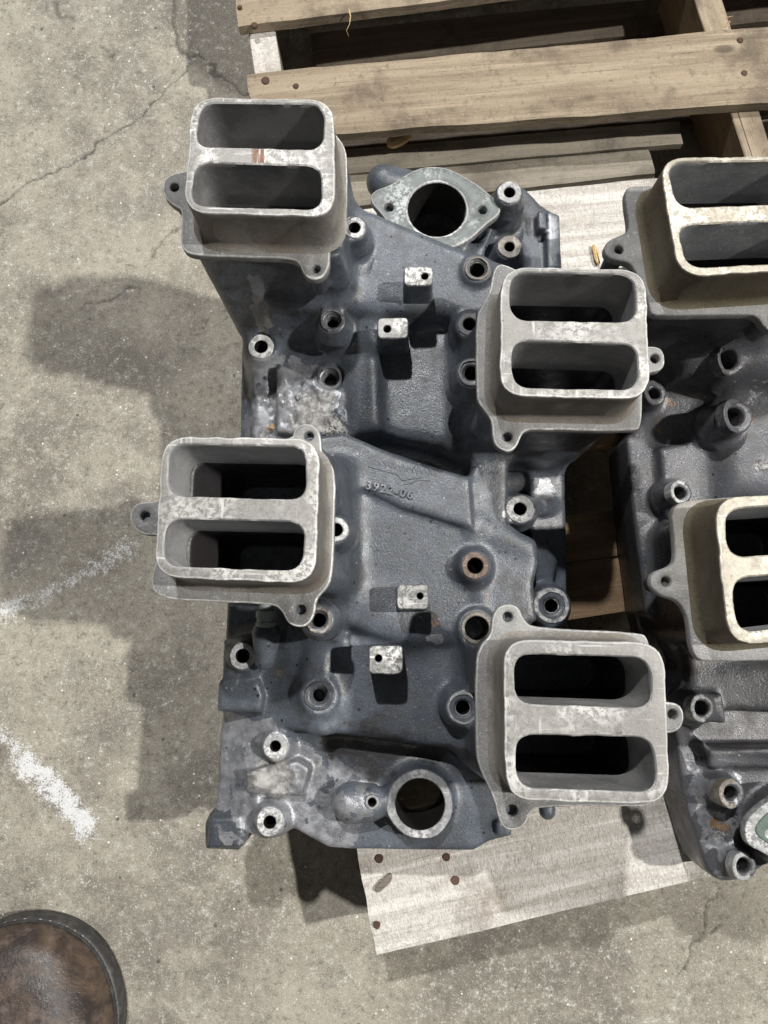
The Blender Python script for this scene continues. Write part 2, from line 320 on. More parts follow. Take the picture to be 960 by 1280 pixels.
# ---------------------------------------------------------------- floor: one sheet, fine where the photo looks
def build_floor():
    fx = np.arange(-0.66, 0.60, 0.0024); fy = np.arange(-0.62, 0.92, 0.0024)
    cx0 = -np.geomspace(0.70, 4, 8)[::-1]; cx1 = np.geomspace(0.64, 4, 8)
    cy0 = -np.geomspace(0.66, 4, 8)[::-1]; cy1 = np.geomspace(0.96, 4, 8)
    X, Y = np.meshgrid(np.r_[cx0, fx, cx1], np.r_[cy0, fy, cy1])
    nx, ny = X.shape[1], X.shape[0]
    g = lambda pts: [tuple(P(a, b, 0)[:2]) for a, b in pts]
    wx = X + (fbm(X, Y, 40, 3, 1) - 0.5) * 0.022; wy = Y + (fbm(X, Y, 40, 3, 5) - 0.5) * 0.022
    w2x = X + (fbm(X, Y, 9, 3, 9) - 0.5) * 0.05; w2y = Y + (fbm(X, Y, 9, 3, 12) - 0.5) * 0.05
    cr = np.zeros_like(X)
    for pts, wd, st in (([(-20, 270), (40, 228), (90, 203), (140, 168), (185, 140), (205, 110), (238, 78), (250, 68)], 0.0012, 0.8),
                        ([(212, -10), (215, 30), (228, 62), (238, 78)], 0.0018, 0.6), ([(250, 68), (275, 95), (300, 112), (330, 118)], 0.0014, 0.6),
                        ([(98, 388), (135, 372), (172, 358)], 0.0012, 0.5), ([(182, 322), (205, 296), (232, 278)], 0.0014, 0.4),
                        ([(896, 1108), (884, 1140), (868, 1180), (858, 1215), (845, 1228)], 0.0009, 0.6), ([(898, 1155), (885, 1166)], 0.0016, 0.7),
                        ([(62, 2), (80, 20), (92, 23)], 0.0018, 0.5), ([(128, 60), (138, 72)], 0.002, 0.45)):
        d = line_dist(wx, wy, g(pts)); cr = np.maximum(cr, st * (1 - sstep(wd * 0.5, wd * 1.6, d)))
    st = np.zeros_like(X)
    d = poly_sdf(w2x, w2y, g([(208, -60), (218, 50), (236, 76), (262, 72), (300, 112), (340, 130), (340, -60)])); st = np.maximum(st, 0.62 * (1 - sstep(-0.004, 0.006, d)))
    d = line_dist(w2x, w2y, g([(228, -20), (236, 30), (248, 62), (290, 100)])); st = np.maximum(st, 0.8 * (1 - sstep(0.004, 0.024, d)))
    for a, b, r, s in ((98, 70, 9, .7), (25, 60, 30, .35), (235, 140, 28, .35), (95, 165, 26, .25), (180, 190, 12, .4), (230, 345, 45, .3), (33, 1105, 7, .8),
                       (60, 395, 60, .3), (150, 460, 60, .35), (120, 690, 80, .35), (215, 860, 70, .35), (250, 980, 40, .4), (330, 1120, 60, .4), (700, 1190, 110, .35), (880, 1190, 90, .35), (560, 1240, 60, .3), (20, 640, 40, .3), (280, 1050, 30, .3), (140, 880, 70, .28), (700, 1240, 60, .25), (380, 1180, 60, .25), (100, 880, 40, .2), (300, 1230, 50, .2)):  # wide faint spots paint cast-shadow tone into the floor colour
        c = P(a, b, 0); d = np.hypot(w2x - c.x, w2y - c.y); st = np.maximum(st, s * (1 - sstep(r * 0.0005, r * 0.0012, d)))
    pt = np.zeros_like(X) - 1.0
    for pts, r, s in (([(-30, 782), (20, 760), (70, 735), (165, 682)], 0.013, 0.42), ([(-20, 770), (25, 752)], 0.011, 0.62),
                      ([(-5, 912), (20, 935), (45, 965)], 0.014, 0.50), ([(30, 950), (70, 992), (108, 1030)], 0.0155, 0.86)):
        d = line_dist(wx, wy, g(pts)); pt = np.maximum(pt, s * (1 - sstep(r * 0.15, r * 1.35, d)) )
    Z = (fbm(X, Y, 5, 3, 3) - 0.5) * 0.0016 + (fbm(X, Y, 60, 3, 4) - 0.5) * 0.0012 - cr * 0.004
    co = np.stack([X, Y, Z], -1).reshape(-1, 3).astype(np.float32)
    i = np.arange(nx * ny).reshape(ny, nx)
    q = np.stack([i[:-1, :-1], i[:-1, 1:], i[1:, 1:], i[1:, :-1]], -1).reshape(-1, 4)
    me = mesh_np('concrete_floor', co, q)
    set_attr(me, 'crack', cr); set_attr(me, 'stain_shade', np.clip(st, 0, 1)); set_attr(me, 'paint', np.clip(pt, -0.6, 1))
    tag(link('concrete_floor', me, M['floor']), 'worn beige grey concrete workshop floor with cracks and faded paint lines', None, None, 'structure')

def mesh_np(name, co, quads):
    me = bpy.data.meshes.new(name); nq = len(quads)
    me.vertices.add(len(co)); me.vertices.foreach_set('co', np.ascontiguousarray(co, np.float32).ravel())
    me.loops.add(nq * 4); me.loops.foreach_set('vertex_index', np.ascontiguousarray(quads, np.int32).ravel())
    me.polygons.add(nq); me.polygons.foreach_set('loop_start', np.arange(0, nq * 4, 4, dtype=np.int32))
    me.polygons.foreach_set('use_smooth', np.ones(nq, bool))
    me.update(calc_edges=True); me.validate(); return me

# ---------------------------------------------------------------- signed-distance castings
class Field:
    def __init__(s, lo, hi, h):
        s.lo = np.array(lo, float); s.h = h; s.n = np.ceil((np.array(hi) - s.lo) / h).astype(int) + 1
        s.v = np.full(s.n, 1.0, np.float32)
        s.ax = [s.lo[i] + h * np.arange(s.n[i]) for i in range(3)]
    def box(s, lo, hi):
        a = np.clip(np.floor((np.array(lo) - s.lo) / s.h).astype(int), 0, s.n); b = np.clip(np.ceil((np.array(hi) - s.lo) / s.h).astype(int) + 1, 0, s.n)
        sl = tuple(slice(a[i], b[i]) for i in range(3))
        if min(b - a) <= 0: return None, None
        return sl, np.meshgrid(*[s.ax[i][sl[i]] for i in range(3)], indexing='ij', sparse=True)
    def apply(s, sl, d, k, sub=False):
        a = s.v[sl]; d = d.astype(np.float32)
        if sub:
            d = -d; h = np.maximum(k - np.abs(a - d), 0) / max(k, 1e-6); s.v[sl] = np.maximum(a, d) + h * h * k * 0.25
        else:
            h = np.maximum(k - np.abs(a - d), 0) / max(k, 1e-6); s.v[sl] = np.minimum(a, d) - h * h * k * 0.25
    def prism(s, pix, zb, k=0.008, edge=0.008, sub=False, draft=0.0, grow=0.0):
        """pix: (px,py,z) corners of the top face; sides drop to zb"""
        w3 = [P(a, b, c) for a, b, c in pix]; A = np.array([(p.x, p.y, 1) for p in w3]); zz = np.array([p.z for p in w3])
        c3 = np.linalg.lstsq(A, zz, rcond=None)[0]
        pad = k + grow + 4 * s.h + abs(draft) * (zz.max() - zb)
        sl, (X, Y, Z) = s.box((A[:, 0].min() - pad, A[:, 1].min() - pad, zb - pad), (A[:, 0].max() + pad, A[:, 1].max() + pad, zz.max() + pad + 0.01))
        X2, Y2 = np.broadcast_arrays(X[:, :, 0], Y[:, :, 0])
        d2 = poly_sdf(X2, Y2, [(p.x, p.y) for p in w3])[:, :, None] - grow
        zt = (c3[0] * X2 + c3[1] * Y2 + c3[2])[:, :, None]; sc = 1 / math.sqrt(1 + c3[0] ** 2 + c3[1] ** 2)
        dz = (Z - zt) * sc
        dd = d2 + draft * dz if draft else d2
        d = smax(dd, dz, edge); d = np.maximum(d, zb - Z)
        s.apply(sl, d, k, sub)
    def cyl(s, c, r, z0, z1, k=0.005, edge=0.002, sub=False, tilt=(0, 0), r1=None):
        c = Vector(c); r1 = r if r1 is None else r1; R = max(r, r1)
        pad = R + k + 3 * s.h + 0.02
        sl, g = s.box((c.x - pad, c.y - pad, z0 - pad * .6), (c.x + pad, c.y + pad, z1 + pad * .6))
        if sl is None: return
        X, Y, Z = g; cx = c.x + tilt[0] * (Z - z1); cy = c.y + tilt[1] * (Z - z1)
        rr = r1 + (r - r1) * np.clip((Z - z0) / (z1 - z0), 0, 1)
        d = smax(np.hypot(X - cx, Y - cy) - rr, np.maximum(Z - z1 - (X - c.x) * -tilt[0] * 0 , z0 - Z), edge)
        s.apply(sl, d, k, sub)
    def capsule(s, a, b, ra, rb, k=0.008, sub=False):
        a = Vector(a); b = Vector(b); R = max(ra, rb) + k + 4 * s.h
        sl, g = s.box([min(a[i], b[i]) - R for i in range(3)], [max(a[i], b[i]) + R for i in range(3)])
        if sl is None: return
        X, Y, Z = g; ab = b - a; L = ab.length_squared
        t = np.clip(((X - a.x) * ab.x + (Y - a.y) * ab.y + (Z - a.z) * ab.z) / L, 0, 1)
        d = np.sqrt((X - a.x - t * ab.x) ** 2 + (Y - a.y - t * ab.y) ** 2 + (Z - a.z - t * ab.z) ** 2) - (ra + (rb - ra) * t)
        s.apply(sl, d, k, sub)
    def frustum(s, top, bot, k=0.01, rad=0.012, sub=False):
        """top/bot: (cx,cy,hx,hy,z)"""
        ct, cb = top, bot; pad = k + 4 * s.h
        lo = (min(ct[0] - ct[2], cb[0] - cb[2]) - pad, min(ct[1] - ct[3], cb[1] - cb[3]) - pad, cb[4] - pad)
        hi = (max(ct[0] + ct[2], cb[0] + cb[2]) + pad, max(ct[1] + ct[3], cb[1] + cb[3]) + pad, ct[4] + pad)
        sl, (X, Y, Z) = s.box(lo, hi)
        t = np.clip((Z - cb[4]) / (ct[4] - cb[4]), 0, 1); e = t ** 1.3
        L = lambda i: cb[i] + (ct[i] - cb[i]) * e
        qx = np.abs(X - L(0)) - L(2) + rad; qy = np.abs(Y - L(1)) - L(3) + rad
        d = np.hypot(np.maximum(qx, 0), np.maximum(qy, 0)) + np.minimum(np.maximum(qx, qy), 0) - rad
        d = np.maximum(d * 0.85, np.maximum(Z - ct[4], cb[4] - Z)); s.apply(sl, d, k, sub)
    def top(s, x, y):
        i = int(round((x - s.lo[0]) / s.h)); j = int(round((y - s.lo[1]) / s.h))
        col = s.v[i, j]; neg = np.where(col < 0)[0]
        if not len(neg): return s.lo[2]
        k = neg[-1]; t = col[k] / (col[k] - col[k + 1]) if k + 1 < len(col) else 0
        return float(s.ax[2][k] + t * s.h)
    def mesh(s, name):
        X2, Y2 = np.meshgrid(s.ax[0], s.ax[1], indexing='ij')
        s.v += ((fbm(X2, Y2, 70, 3, 21) - 0.5) * 0.0005 + (fbm(X2, Y2, 220, 2, 25) - 0.5) * 0.0001).astype(np.float32)[:, :, None]
        v = s.v; v[0] = 1; v[-1] = 1; v[:, 0] = 1; v[:, -1] = 1; v[:, :, 0] = 1; v[:, :, -1] = 1
        sg = v < 0; c = np.zeros(tuple(n - 1 for n in v.shape), np.uint8)
        for i in (0, 1):
            for j in (0, 1):
                for k in (0, 1): c += sg[i:i + c.shape[0], j:j + c.shape[1], k:k + c.shape[2]]
        act = (c > 0) & (c < 8); idx = np.full(act.shape, -1, np.int64); I = np.argwhere(act); idx[act] = np.arange(len(I))
        acc = np.zeros((len(I), 3)); cnt = np.zeros(len(I))
        cor = [(i, j, k) for i in (0, 1) for j in (0, 1) for k in (0, 1)]
        for a in cor:
            for ax in range(3):
                if a[ax]: continue
                b = list(a); b[ax] = 1
                va = v[I[:, 0] + a[0], I[:, 1] + a[1], I[:, 2] + a[2]]; vb = v[I[:, 0] + b[0], I[:, 1] + b[1], I[:, 2] + b[2]]
                m = (va < 0) != (vb < 0); t = np.where(m, va / np.where(m, va - vb, 1), 0)
                p = np.array(a, float)[None].repeat(len(I), 0); p[:, ax] = t
                acc += p * m[:, None]; cnt += m
        co = (I + acc / cnt[:, None]) * s.h + s.lo
        Q = []
        for ax in range(3):
            o1, o2 = (ax + 1) % 3, (ax + 2) % 3
            sa = [slice(0, -1)] * 3; sb = [slice(0, -1)] * 3
            sa[ax] = slice(0, -1); sb[ax] = slice(1, None); sa[o1] = sb[o1] = slice(1, -1); sa[o2] = sb[o2] = slice(1, -1)
            A = sg[tuple(sa)]; B = sg[tuple(sb)]
            E = np.argwhere(A != B); flip = A[A != B]
            E[:, o1] += 1; E[:, o2] += 1
            def cell(d1, d2):
                q = E.copy(); q[:, o1] -= d1; q[:, o2] -= d2; return idx[q[:, 0], q[:, 1], q[:, 2]]
            q = np.stack([cell(1, 1), cell(0, 1), cell(0, 0), cell(1, 0)], -1)
            q[~flip] = q[~flip][:, ::-1]; Q.append(q)
        Q = np.concatenate(Q); Q = Q[(Q >= 0).all(1)]
        return mesh_np(name, co, Q), co
def smax(a, b, k):
    h = np.maximum(k - np.abs(a - b), 0) / max(k, 1e-6); return np.maximum(a, b) + h * h * k * 0.25

# ---------------------------------------------------------------- outlines and plates
def chaikin(pts, n=2):
    for _ in range(n):
        q = []
        for i in range(len(pts)):
            a = pts[i]; b = pts[(i + 1) % len(pts)]
            q += [a * 0.75 + b * 0.25, a * 0.25 + b * 0.75]
        pts = q
    return pts
def rquad(c, r, n=7):
    """rounded quadrilateral, corners c (Vectors, any z)"""
    out = []
    for i in range(4):
        p = c[i]; a = (c[i - 1] - p).normalized(); b = (c[(i + 1) % 4] - p).normalized()
        s = p + a * r; e = p + b * r
        for k in range(n):
            t = k / (n - 1); t1 = t
            out.append(s * (1 - t) ** 2 + p * (2 * t * (1 - t)) * 1.0 + e * t ** 2 + (p - (s + e) / 2) * 0.0)
    return out
def area2(p): return sum(p[i - 1].x * p[i].y - p[i].x * p[i - 1].y for i in range(len(p)))
def ccw(p): return p if area2(p) > 0 else p[::-1]
def inset(p, d):
    """offset a counter-clockwise loop inwards by d (outwards when negative)"""
    n = len(p); out = []
    for i in range(n):
        t = (p[(i + 1) % n] - p[i - 1]); t.z = 0; t = t.normalized()
        out.append(Vector((p[i].x - t.y * d, p[i].y + t.x * d, p[i].z)))
    return out
def circ(c, r, n=20, ry=None, rot=0):
    ry = r if ry is None else ry
    return [Vector((c[0] + r * math.cos(a) * math.cos(rot) - ry * math.sin(a) * math.sin(rot), c[1] + r * math.cos(a) * math.sin(rot) + ry * math.sin(a) * math.cos(rot), 0)) for a in [2 * math.pi * k / n for k in range(n)]]
def lay(p, z): return [Vector((q.x, q.y, z)) for q in p]
def jag(p, amp, seed, s=90):
    c = sum(p, Vector()) / len(p); out = []
    for q in p:
        n = float(vnoise(np.array([q.x]), np.array([q.y]), s, seed)[0]) - 0.5
        m = float(vnoise(np.array([q.x]), np.array([q.y]), s * 4, seed)[0]) - 0.5
        d = (q - c); d.z = 0; out.append(q + d.normalized() * (n + m * 0.5) * amp)
    return out
def resample(p, step):
    out = []
    for i in range(len(p)):
        a = p[i]; b = p[(i + 1) % len(p)]; k = max(1, int((b - a).length / step))
        out += [a.lerp(b, j / k) for j in range(k)]
    return out
def shell(bm, loops, mi=0):
    """skin a list of equal-length closed loops"""
    rows = [[bm.verts.new(v) for v in L] for L in loops]
    for r0, r1 in zip(rows, rows[1:]):
        n = len(r0)
        for i in range(n):
            f = bm.faces.new((r0[i], r0[(i + 1) % n], r1[(i + 1) % n], r1[i])); f.material_index = mi
    return rows
def cap(bm, outer, holes, mi=0):
    """triangulate between an outer ring of BMVerts and hole rings"""
    vs = list(outer); ed = []; base = 0
    for ring in [outer] + holes:
        if ring is not outer: vs += ring
        n = len(ring); ed += [(base + i, base + (i + 1) % n) for i in range(n)]; base += n
    co = [Vector((v.co.x, v.co.y)) for v in vs]
    r = delaunay_2d_cdt(co, ed, [], 0, 1e-7)
    def pin(x, y, ring):
        c = False; n = len(ring)
        for i in range(n):
            a = ring[i].co; b = ring[i - 1].co
            if (a.y > y) != (b.y > y) and x < (b.x - a.x) * (y - a.y) / (b.y - a.y) + a.x: c = not c
        return c
    om = [o[0] if o else None for o in r[3]]
    for f in r[2]:
        if any(om[i] is None for i in f): continue
        x = sum(co[om[i]].x for i in f) / len(f); y = sum(co[om[i]].y for i in f) / len(f)
        if not pin(x, y, outer) or any(pin(x, y, h) for h in holes): continue
        try: q = bm.faces.new([vs[om[i]] for i in f]); q.material_index = mi
        except ValueError: pass
def plate(name, outer, holes, z0, z1, mats, parent, bev=0.0012, jg=0.0, seed=0, hole_depth=None):
    bm = bmesh.new(); o = ccw(outer)
    if jg: o = jag(resample(o, 0.004), jg, seed)
    shell(bm, [lay(o, z0), lay(o, z1 - bev)]); rows = shell(bm, [lay(o, z1 - bev), lay(inset(o, bev * 0.4), z1 - bev * 0.35), lay(inset(o, bev), z1)], 2 if len(mats) > 2 else 0)
    hr = []; hb = []
    for h in holes:
        h = ccw(h)
        if jg: h = jag(resample(h, 0.003) if len(h) < 12 else h, jg * 0.4, seed + 1)
        r = shell(bm, [lay(inset(h, -bev * 0.7), z1), lay(h, z1 - bev * 0.7), lay(h, z0)]); hr.append(r[0]); hb.append(r[-1])
    cap(bm, rows[-1], hr, min(1, len(mats) - 1) if isinstance(mats, list) else 0)
    bmesh.ops.remove_doubles(bm, verts=bm.verts, dist=0.00003)
    return recenter(bm_to(name, bm, mats, parent, 50))

# ---------------------------------------------------------------- lathe rings
def ring_part(name, c, z, ro, ri, mat, parent, depth=0.02, proud=0.0035, threads=0, step=None, tilt=None, ell=1.0):
    """machined face of a boss: flat annulus with a real bore"""
    n = 30; prof = [(ro, -proud), (ro, -0.0007), (ro - 0.0007, 0.0)]
    if step: prof += [(step, 0.0), (step - 0.0003, -0.0035), (ri + 0.0008, -0.0035), (ri, -0.0042)]
    else: prof += [(ri + 0.0008, 0.0), (ri, -0.0008)]
    k = len(prof)
    if threads:
        zz = prof[-1][1]
        for t in range(threads): prof += [(ri - 0.0012, zz - 0.0012 - t * 0.0024), (ri, zz - 0.0024 - t * 0.0024)]
    prof.append((ri, -depth))
    bm = bmesh.new(); rows = []
    for j, (r, dz) in enumerate(prof):
        row = []
        for i in range(n):
            a = 2 * math.pi * i / n
            wob = 1 + 0.02 * math.sin(a * 3 + c[0] * 200) + 0.014 * math.sin(a * 7 + c[1] * 300) if r > ri + 0.001 else 1
            row.append(bm.verts.new((r * math.cos(a) * wob, r * math.sin(a) * wob * ell, dz)))
        rows.append(row)
    for j, (r0, r1) in enumerate(zip(rows, rows[1:])):
        for i in range(n):
            f = bm.faces.new((r0[i], r0[(i + 1) % n], r1[(i + 1) % n], r1[i])); f.material_index = 1 if j >= k - 1 else 0
    bmesh.ops.recalc_face_normals(bm, faces=bm.faces)
    if sum(f.normal.z * f.calc_area() for f in bm.faces) < 0: bmesh.ops.reverse_faces(bm, faces=bm.faces)
    for f in bm.faces: f.smooth = True
    for e in bm.edges:
        if len(e.link_faces) == 2 and e.calc_face_angle(0) > 0.6: e.smooth = False
    if tilt: bmesh.ops.rotate(bm, verts=bm.verts, cent=(0, 0, 0), matrix=Euler(tilt).to_matrix())
    bmesh.ops.translate(bm, verts=bm.verts, vec=(c[0], c[1], z))
    me = bpy.data.meshes.new(name); bm.to_mesh(me); bm.free()
    return recenter(link(name, me, [mat, M['bolt_hole'] if not threads else M['ring_dark']], parent))

# ---------------------------------------------------------------- riser with two ports
ZR = 0.390; ZF = 0.338; TF = 0.009
def zoomed(pts, x0, y0, s): return [(x0 + a / s, y0 + b / s) for a, b in pts]
def riser(parent, F, rim, ports, flange, fholes, mats, seed):
    """rim/ports: 4 photo corners each at the rim level; flange outline at the flange level"""
    side, top, fl, port = mats
    oc = [P(a, b, ZR) for a, b in rim]
    o = ccw(resample(rquad(oc, 0.0215, 8), 0.003)); oj = jag(o, 0.0012, seed)
    bm = bmesh.new()
    base = lay(inset(o, -0.0022), ZF - 0.001); n = len(o)
    mid = lay(inset(o, -0.0004), ZF + 0.006)
    shell(bm, [lay(inset(o, -0.0065), ZF), lay(inset(o, -0.0030), ZF + 0.0018), mid, lay(o, ZR - 0.008), lay(oj, ZR - 0.0016)], 0)
    r2 = shell(bm, [lay(oj, ZR - 0.0016), lay(inset(oj, 0.0005), ZR - 0.0004), lay(inset(oj, 0.0017), ZR)], 3)
    hr = []; pw = []
    for k, q in enumerate(ports):
        c = [P(a, b, ZR) for a, b in q]
        h = ccw(resample(rquad(c, 0.0145, 8), 0.003)); hj = jag(h, 0.0009, seed + 3 + k)
        a = shell(bm, [lay(inset(hj, -0.0012), ZR), lay(hj, ZR - 0.0012)], 3)
        shell(bm, [lay(hj, ZR - 0.0012), lay(h, ZR - 0.006), lay(inset(h, 0.0008), ZF + 0.01), lay(inset(h, 0.0012), ZF - TF)], 2)
        hr.append(a[0]); pw.append(h)
    cap(bm, r2[-1], hr, 1)
    bmesh.ops.remove_doubles(bm, verts=bm.verts, dist=0.00005)
    r = recenter(bm_to('port_riser', bm, [side, top, port, M['edge'] if side is not M['cast_olive'] else top], parent, 45))
    fo = chaikin([P(a, b, ZF) for a, b in flange], 2)
    holes = [circ(P(a, b, ZF), rr * MPP(ZF, b), 18) for a, b, rr in fholes] + [inset(h, -0.001) for h in pw]
    fp = plate('mounting_flange', fo, holes, ZF - TF, ZF, [fl, fl, M['edge'] if side is not M['cast_olive'] else fl], r, 0.0014, 0.0006, seed + 9)
    # body below: neck, ear legs, tunnels
    return pw

def riser_neck(F, pw, rim, shift, low_z=0.22, kk=0.012, grow=0.004, squeeze=1.0):
    xs = [p.x for h in pw for p in h]; ys = [p.y for h in pw for p in h]
    cx, cy = (min(xs) + max(xs)) / 2, (min(ys) + max(ys)) / 2; hx, hy = (max(xs) - min(xs)) / 2 + 0.010 + grow, (max(ys) - min(ys)) / 2 + 0.010 + grow
    F.frustum((cx, cy, hx, hy, ZF - TF + 0.001), (cx + shift[0], cy + shift[1], hx * squeeze, hy * squeeze, low_z), kk, 0.016)
    return cx, cy, hx, hy
def riser_tunnels(F, pw, shift, z1=0.215):
    for h in pw:
        xs = [p.x for p in h]; ys = [p.y for p in h]; cx, cy = (min(xs) + max(xs)) / 2, (min(ys) + max(ys)) / 2
        hx, hy = (max(xs) - min(xs)) / 2 - 0.0005, (max(ys) - min(ys)) / 2 - 0.0005
        F.frustum((cx, cy, hx, hy, ZF + 0.01), (cx + shift[0], cy + shift[1], hx, hy, z1), 0.003, 0.013, True)

def post(parent, px, py, wpx, hpx, F, hgt, hole, mat, lean=(0, 0), rot=0.0):
    """square standoff with a milled, drilled top"""
    z = .28
    for _ in range(4): c = P(px, py, z); zb = F.top(c.x, c.y); z = zb + hgt
    zb -= .003
    c = P(px, py, z); m = MPP(z, py); hx, hy = wpx * m / 2, hpx * m / 2
    q = [Vector((c.x + a * hx * math.cos(rot) - b * hy * math.sin(rot), c.y + a * hx * math.sin(rot) + b * hy * math.cos(rot), z)) for a, b in ((-1, -1), (1, -1), (1, 1), (-1, 1))]
    o = ccw(resample(rquad(q, 0.005, 6), 0.003)); o = jag(o, 0.0008, int(px))
    bm = bmesh.new()
    low = [Vector((c.x + (p.x - c.x) * 1.05 + lean[0], c.y + (p.y - c.y) * 1.05 + lean[1], zb)) for p in o]
    flare = [Vector((c.x + (p.x - c.x) * 1.25 + lean[0], c.y + (p.y - c.y) * 1.25 + lean[1], zb - 0.006)) for p in o]
    rows = shell(bm, [flare, low, lay(o, z - 0.003), lay(inset(o, 0.0003), z - 0.001)], 0)
    r2 = shell(bm, [[v.co.copy() for v in rows[-1]], lay(inset(o, 0.0012), z)], 1)
    h = ccw(circ(P(hole[0], hole[1], z), hole[2] * m, 16))
    a = shell(bm, [lay(inset(h, -0.0006), z), lay(h, z - 0.0008)], 1); shell(bm, [lay(h, z - 0.0008), lay(h, z - 0.02)], 2)
    cap(bm, r2[-1], [a[0]], 1); bmesh.ops.remove_doubles(bm, verts=bm.verts, dist=0.00005)
    return recenter(bm_to('standoff_post', bm, [mat, M['pad'], M['bolt_hole']], parent, 45))

def body_attrs(me, co, blobs, ports=()):
    x, y, z = co[:, 0], co[:, 1], co[:, 2]
    wx = x + (fbm(x, y, 60, 3, 2) - 0.5) * 0.02; wy = y + (fbm(x, y, 60, 3, 6) - 0.5) * 0.02
    for nm in ('wear', 'crust', 'rust', 'grime_shade'):
        v = np.full(len(x), -0.35 if nm in ('crust', 'rust') else 0.0 if nm == 'grime_shade' else 0.0)
        for b in blobs.get(nm, []):
            if b[0] == 'poly':
                d = poly_sdf(wx, wy, [tuple(P(p, q, b[2])[:2]) for p, q in b[1]]); s = b[3] * (1 - sstep(-0.006, 0.008, d))
            else:
                c = P(b[0], b[1], b[2]); r = b[3] * MPP(b[2], b[1]); d = np.hypot(wx - c.x, wy - c.y); s = b[4] * (1 - sstep(r * 0.5, r * 1.3, d))
            if nm in ('crust', 'rust'): s = s * 1.35 - 0.35
            v = np.maximum(v, s)
        if nm == 'grime_shade':
            v = np.maximum(v, 0.8 * (1 - sstep(0.150, 0.180, z)))  # paints shade into low valleys and pockets by height
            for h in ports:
                d = poly_sdf(x, y, [(p.x + 0.5 * t * 0, p.y) for p in h for t in (0,)]); v = np.where((d < 0.016) & (z < ZF + .002) & (z > .225) & (d < 0.004 + (ZF - z) * 0.3), 0.9, v)  # port interiors painted dark, standing in for their shade
        if nm == 'crust':
            amp = np.clip((v + .1) / .6, 0, 1); co[:, 2] += amp * ((fbm(x, y, 180, 3, 31) - 0.45) * 0.0075); me.vertices.foreach_set('co', co.astype(np.float32).ravel()); me.update()
        set_attr(me, nm, v)

MZ = lambda z, py=640: MPP(z, py)
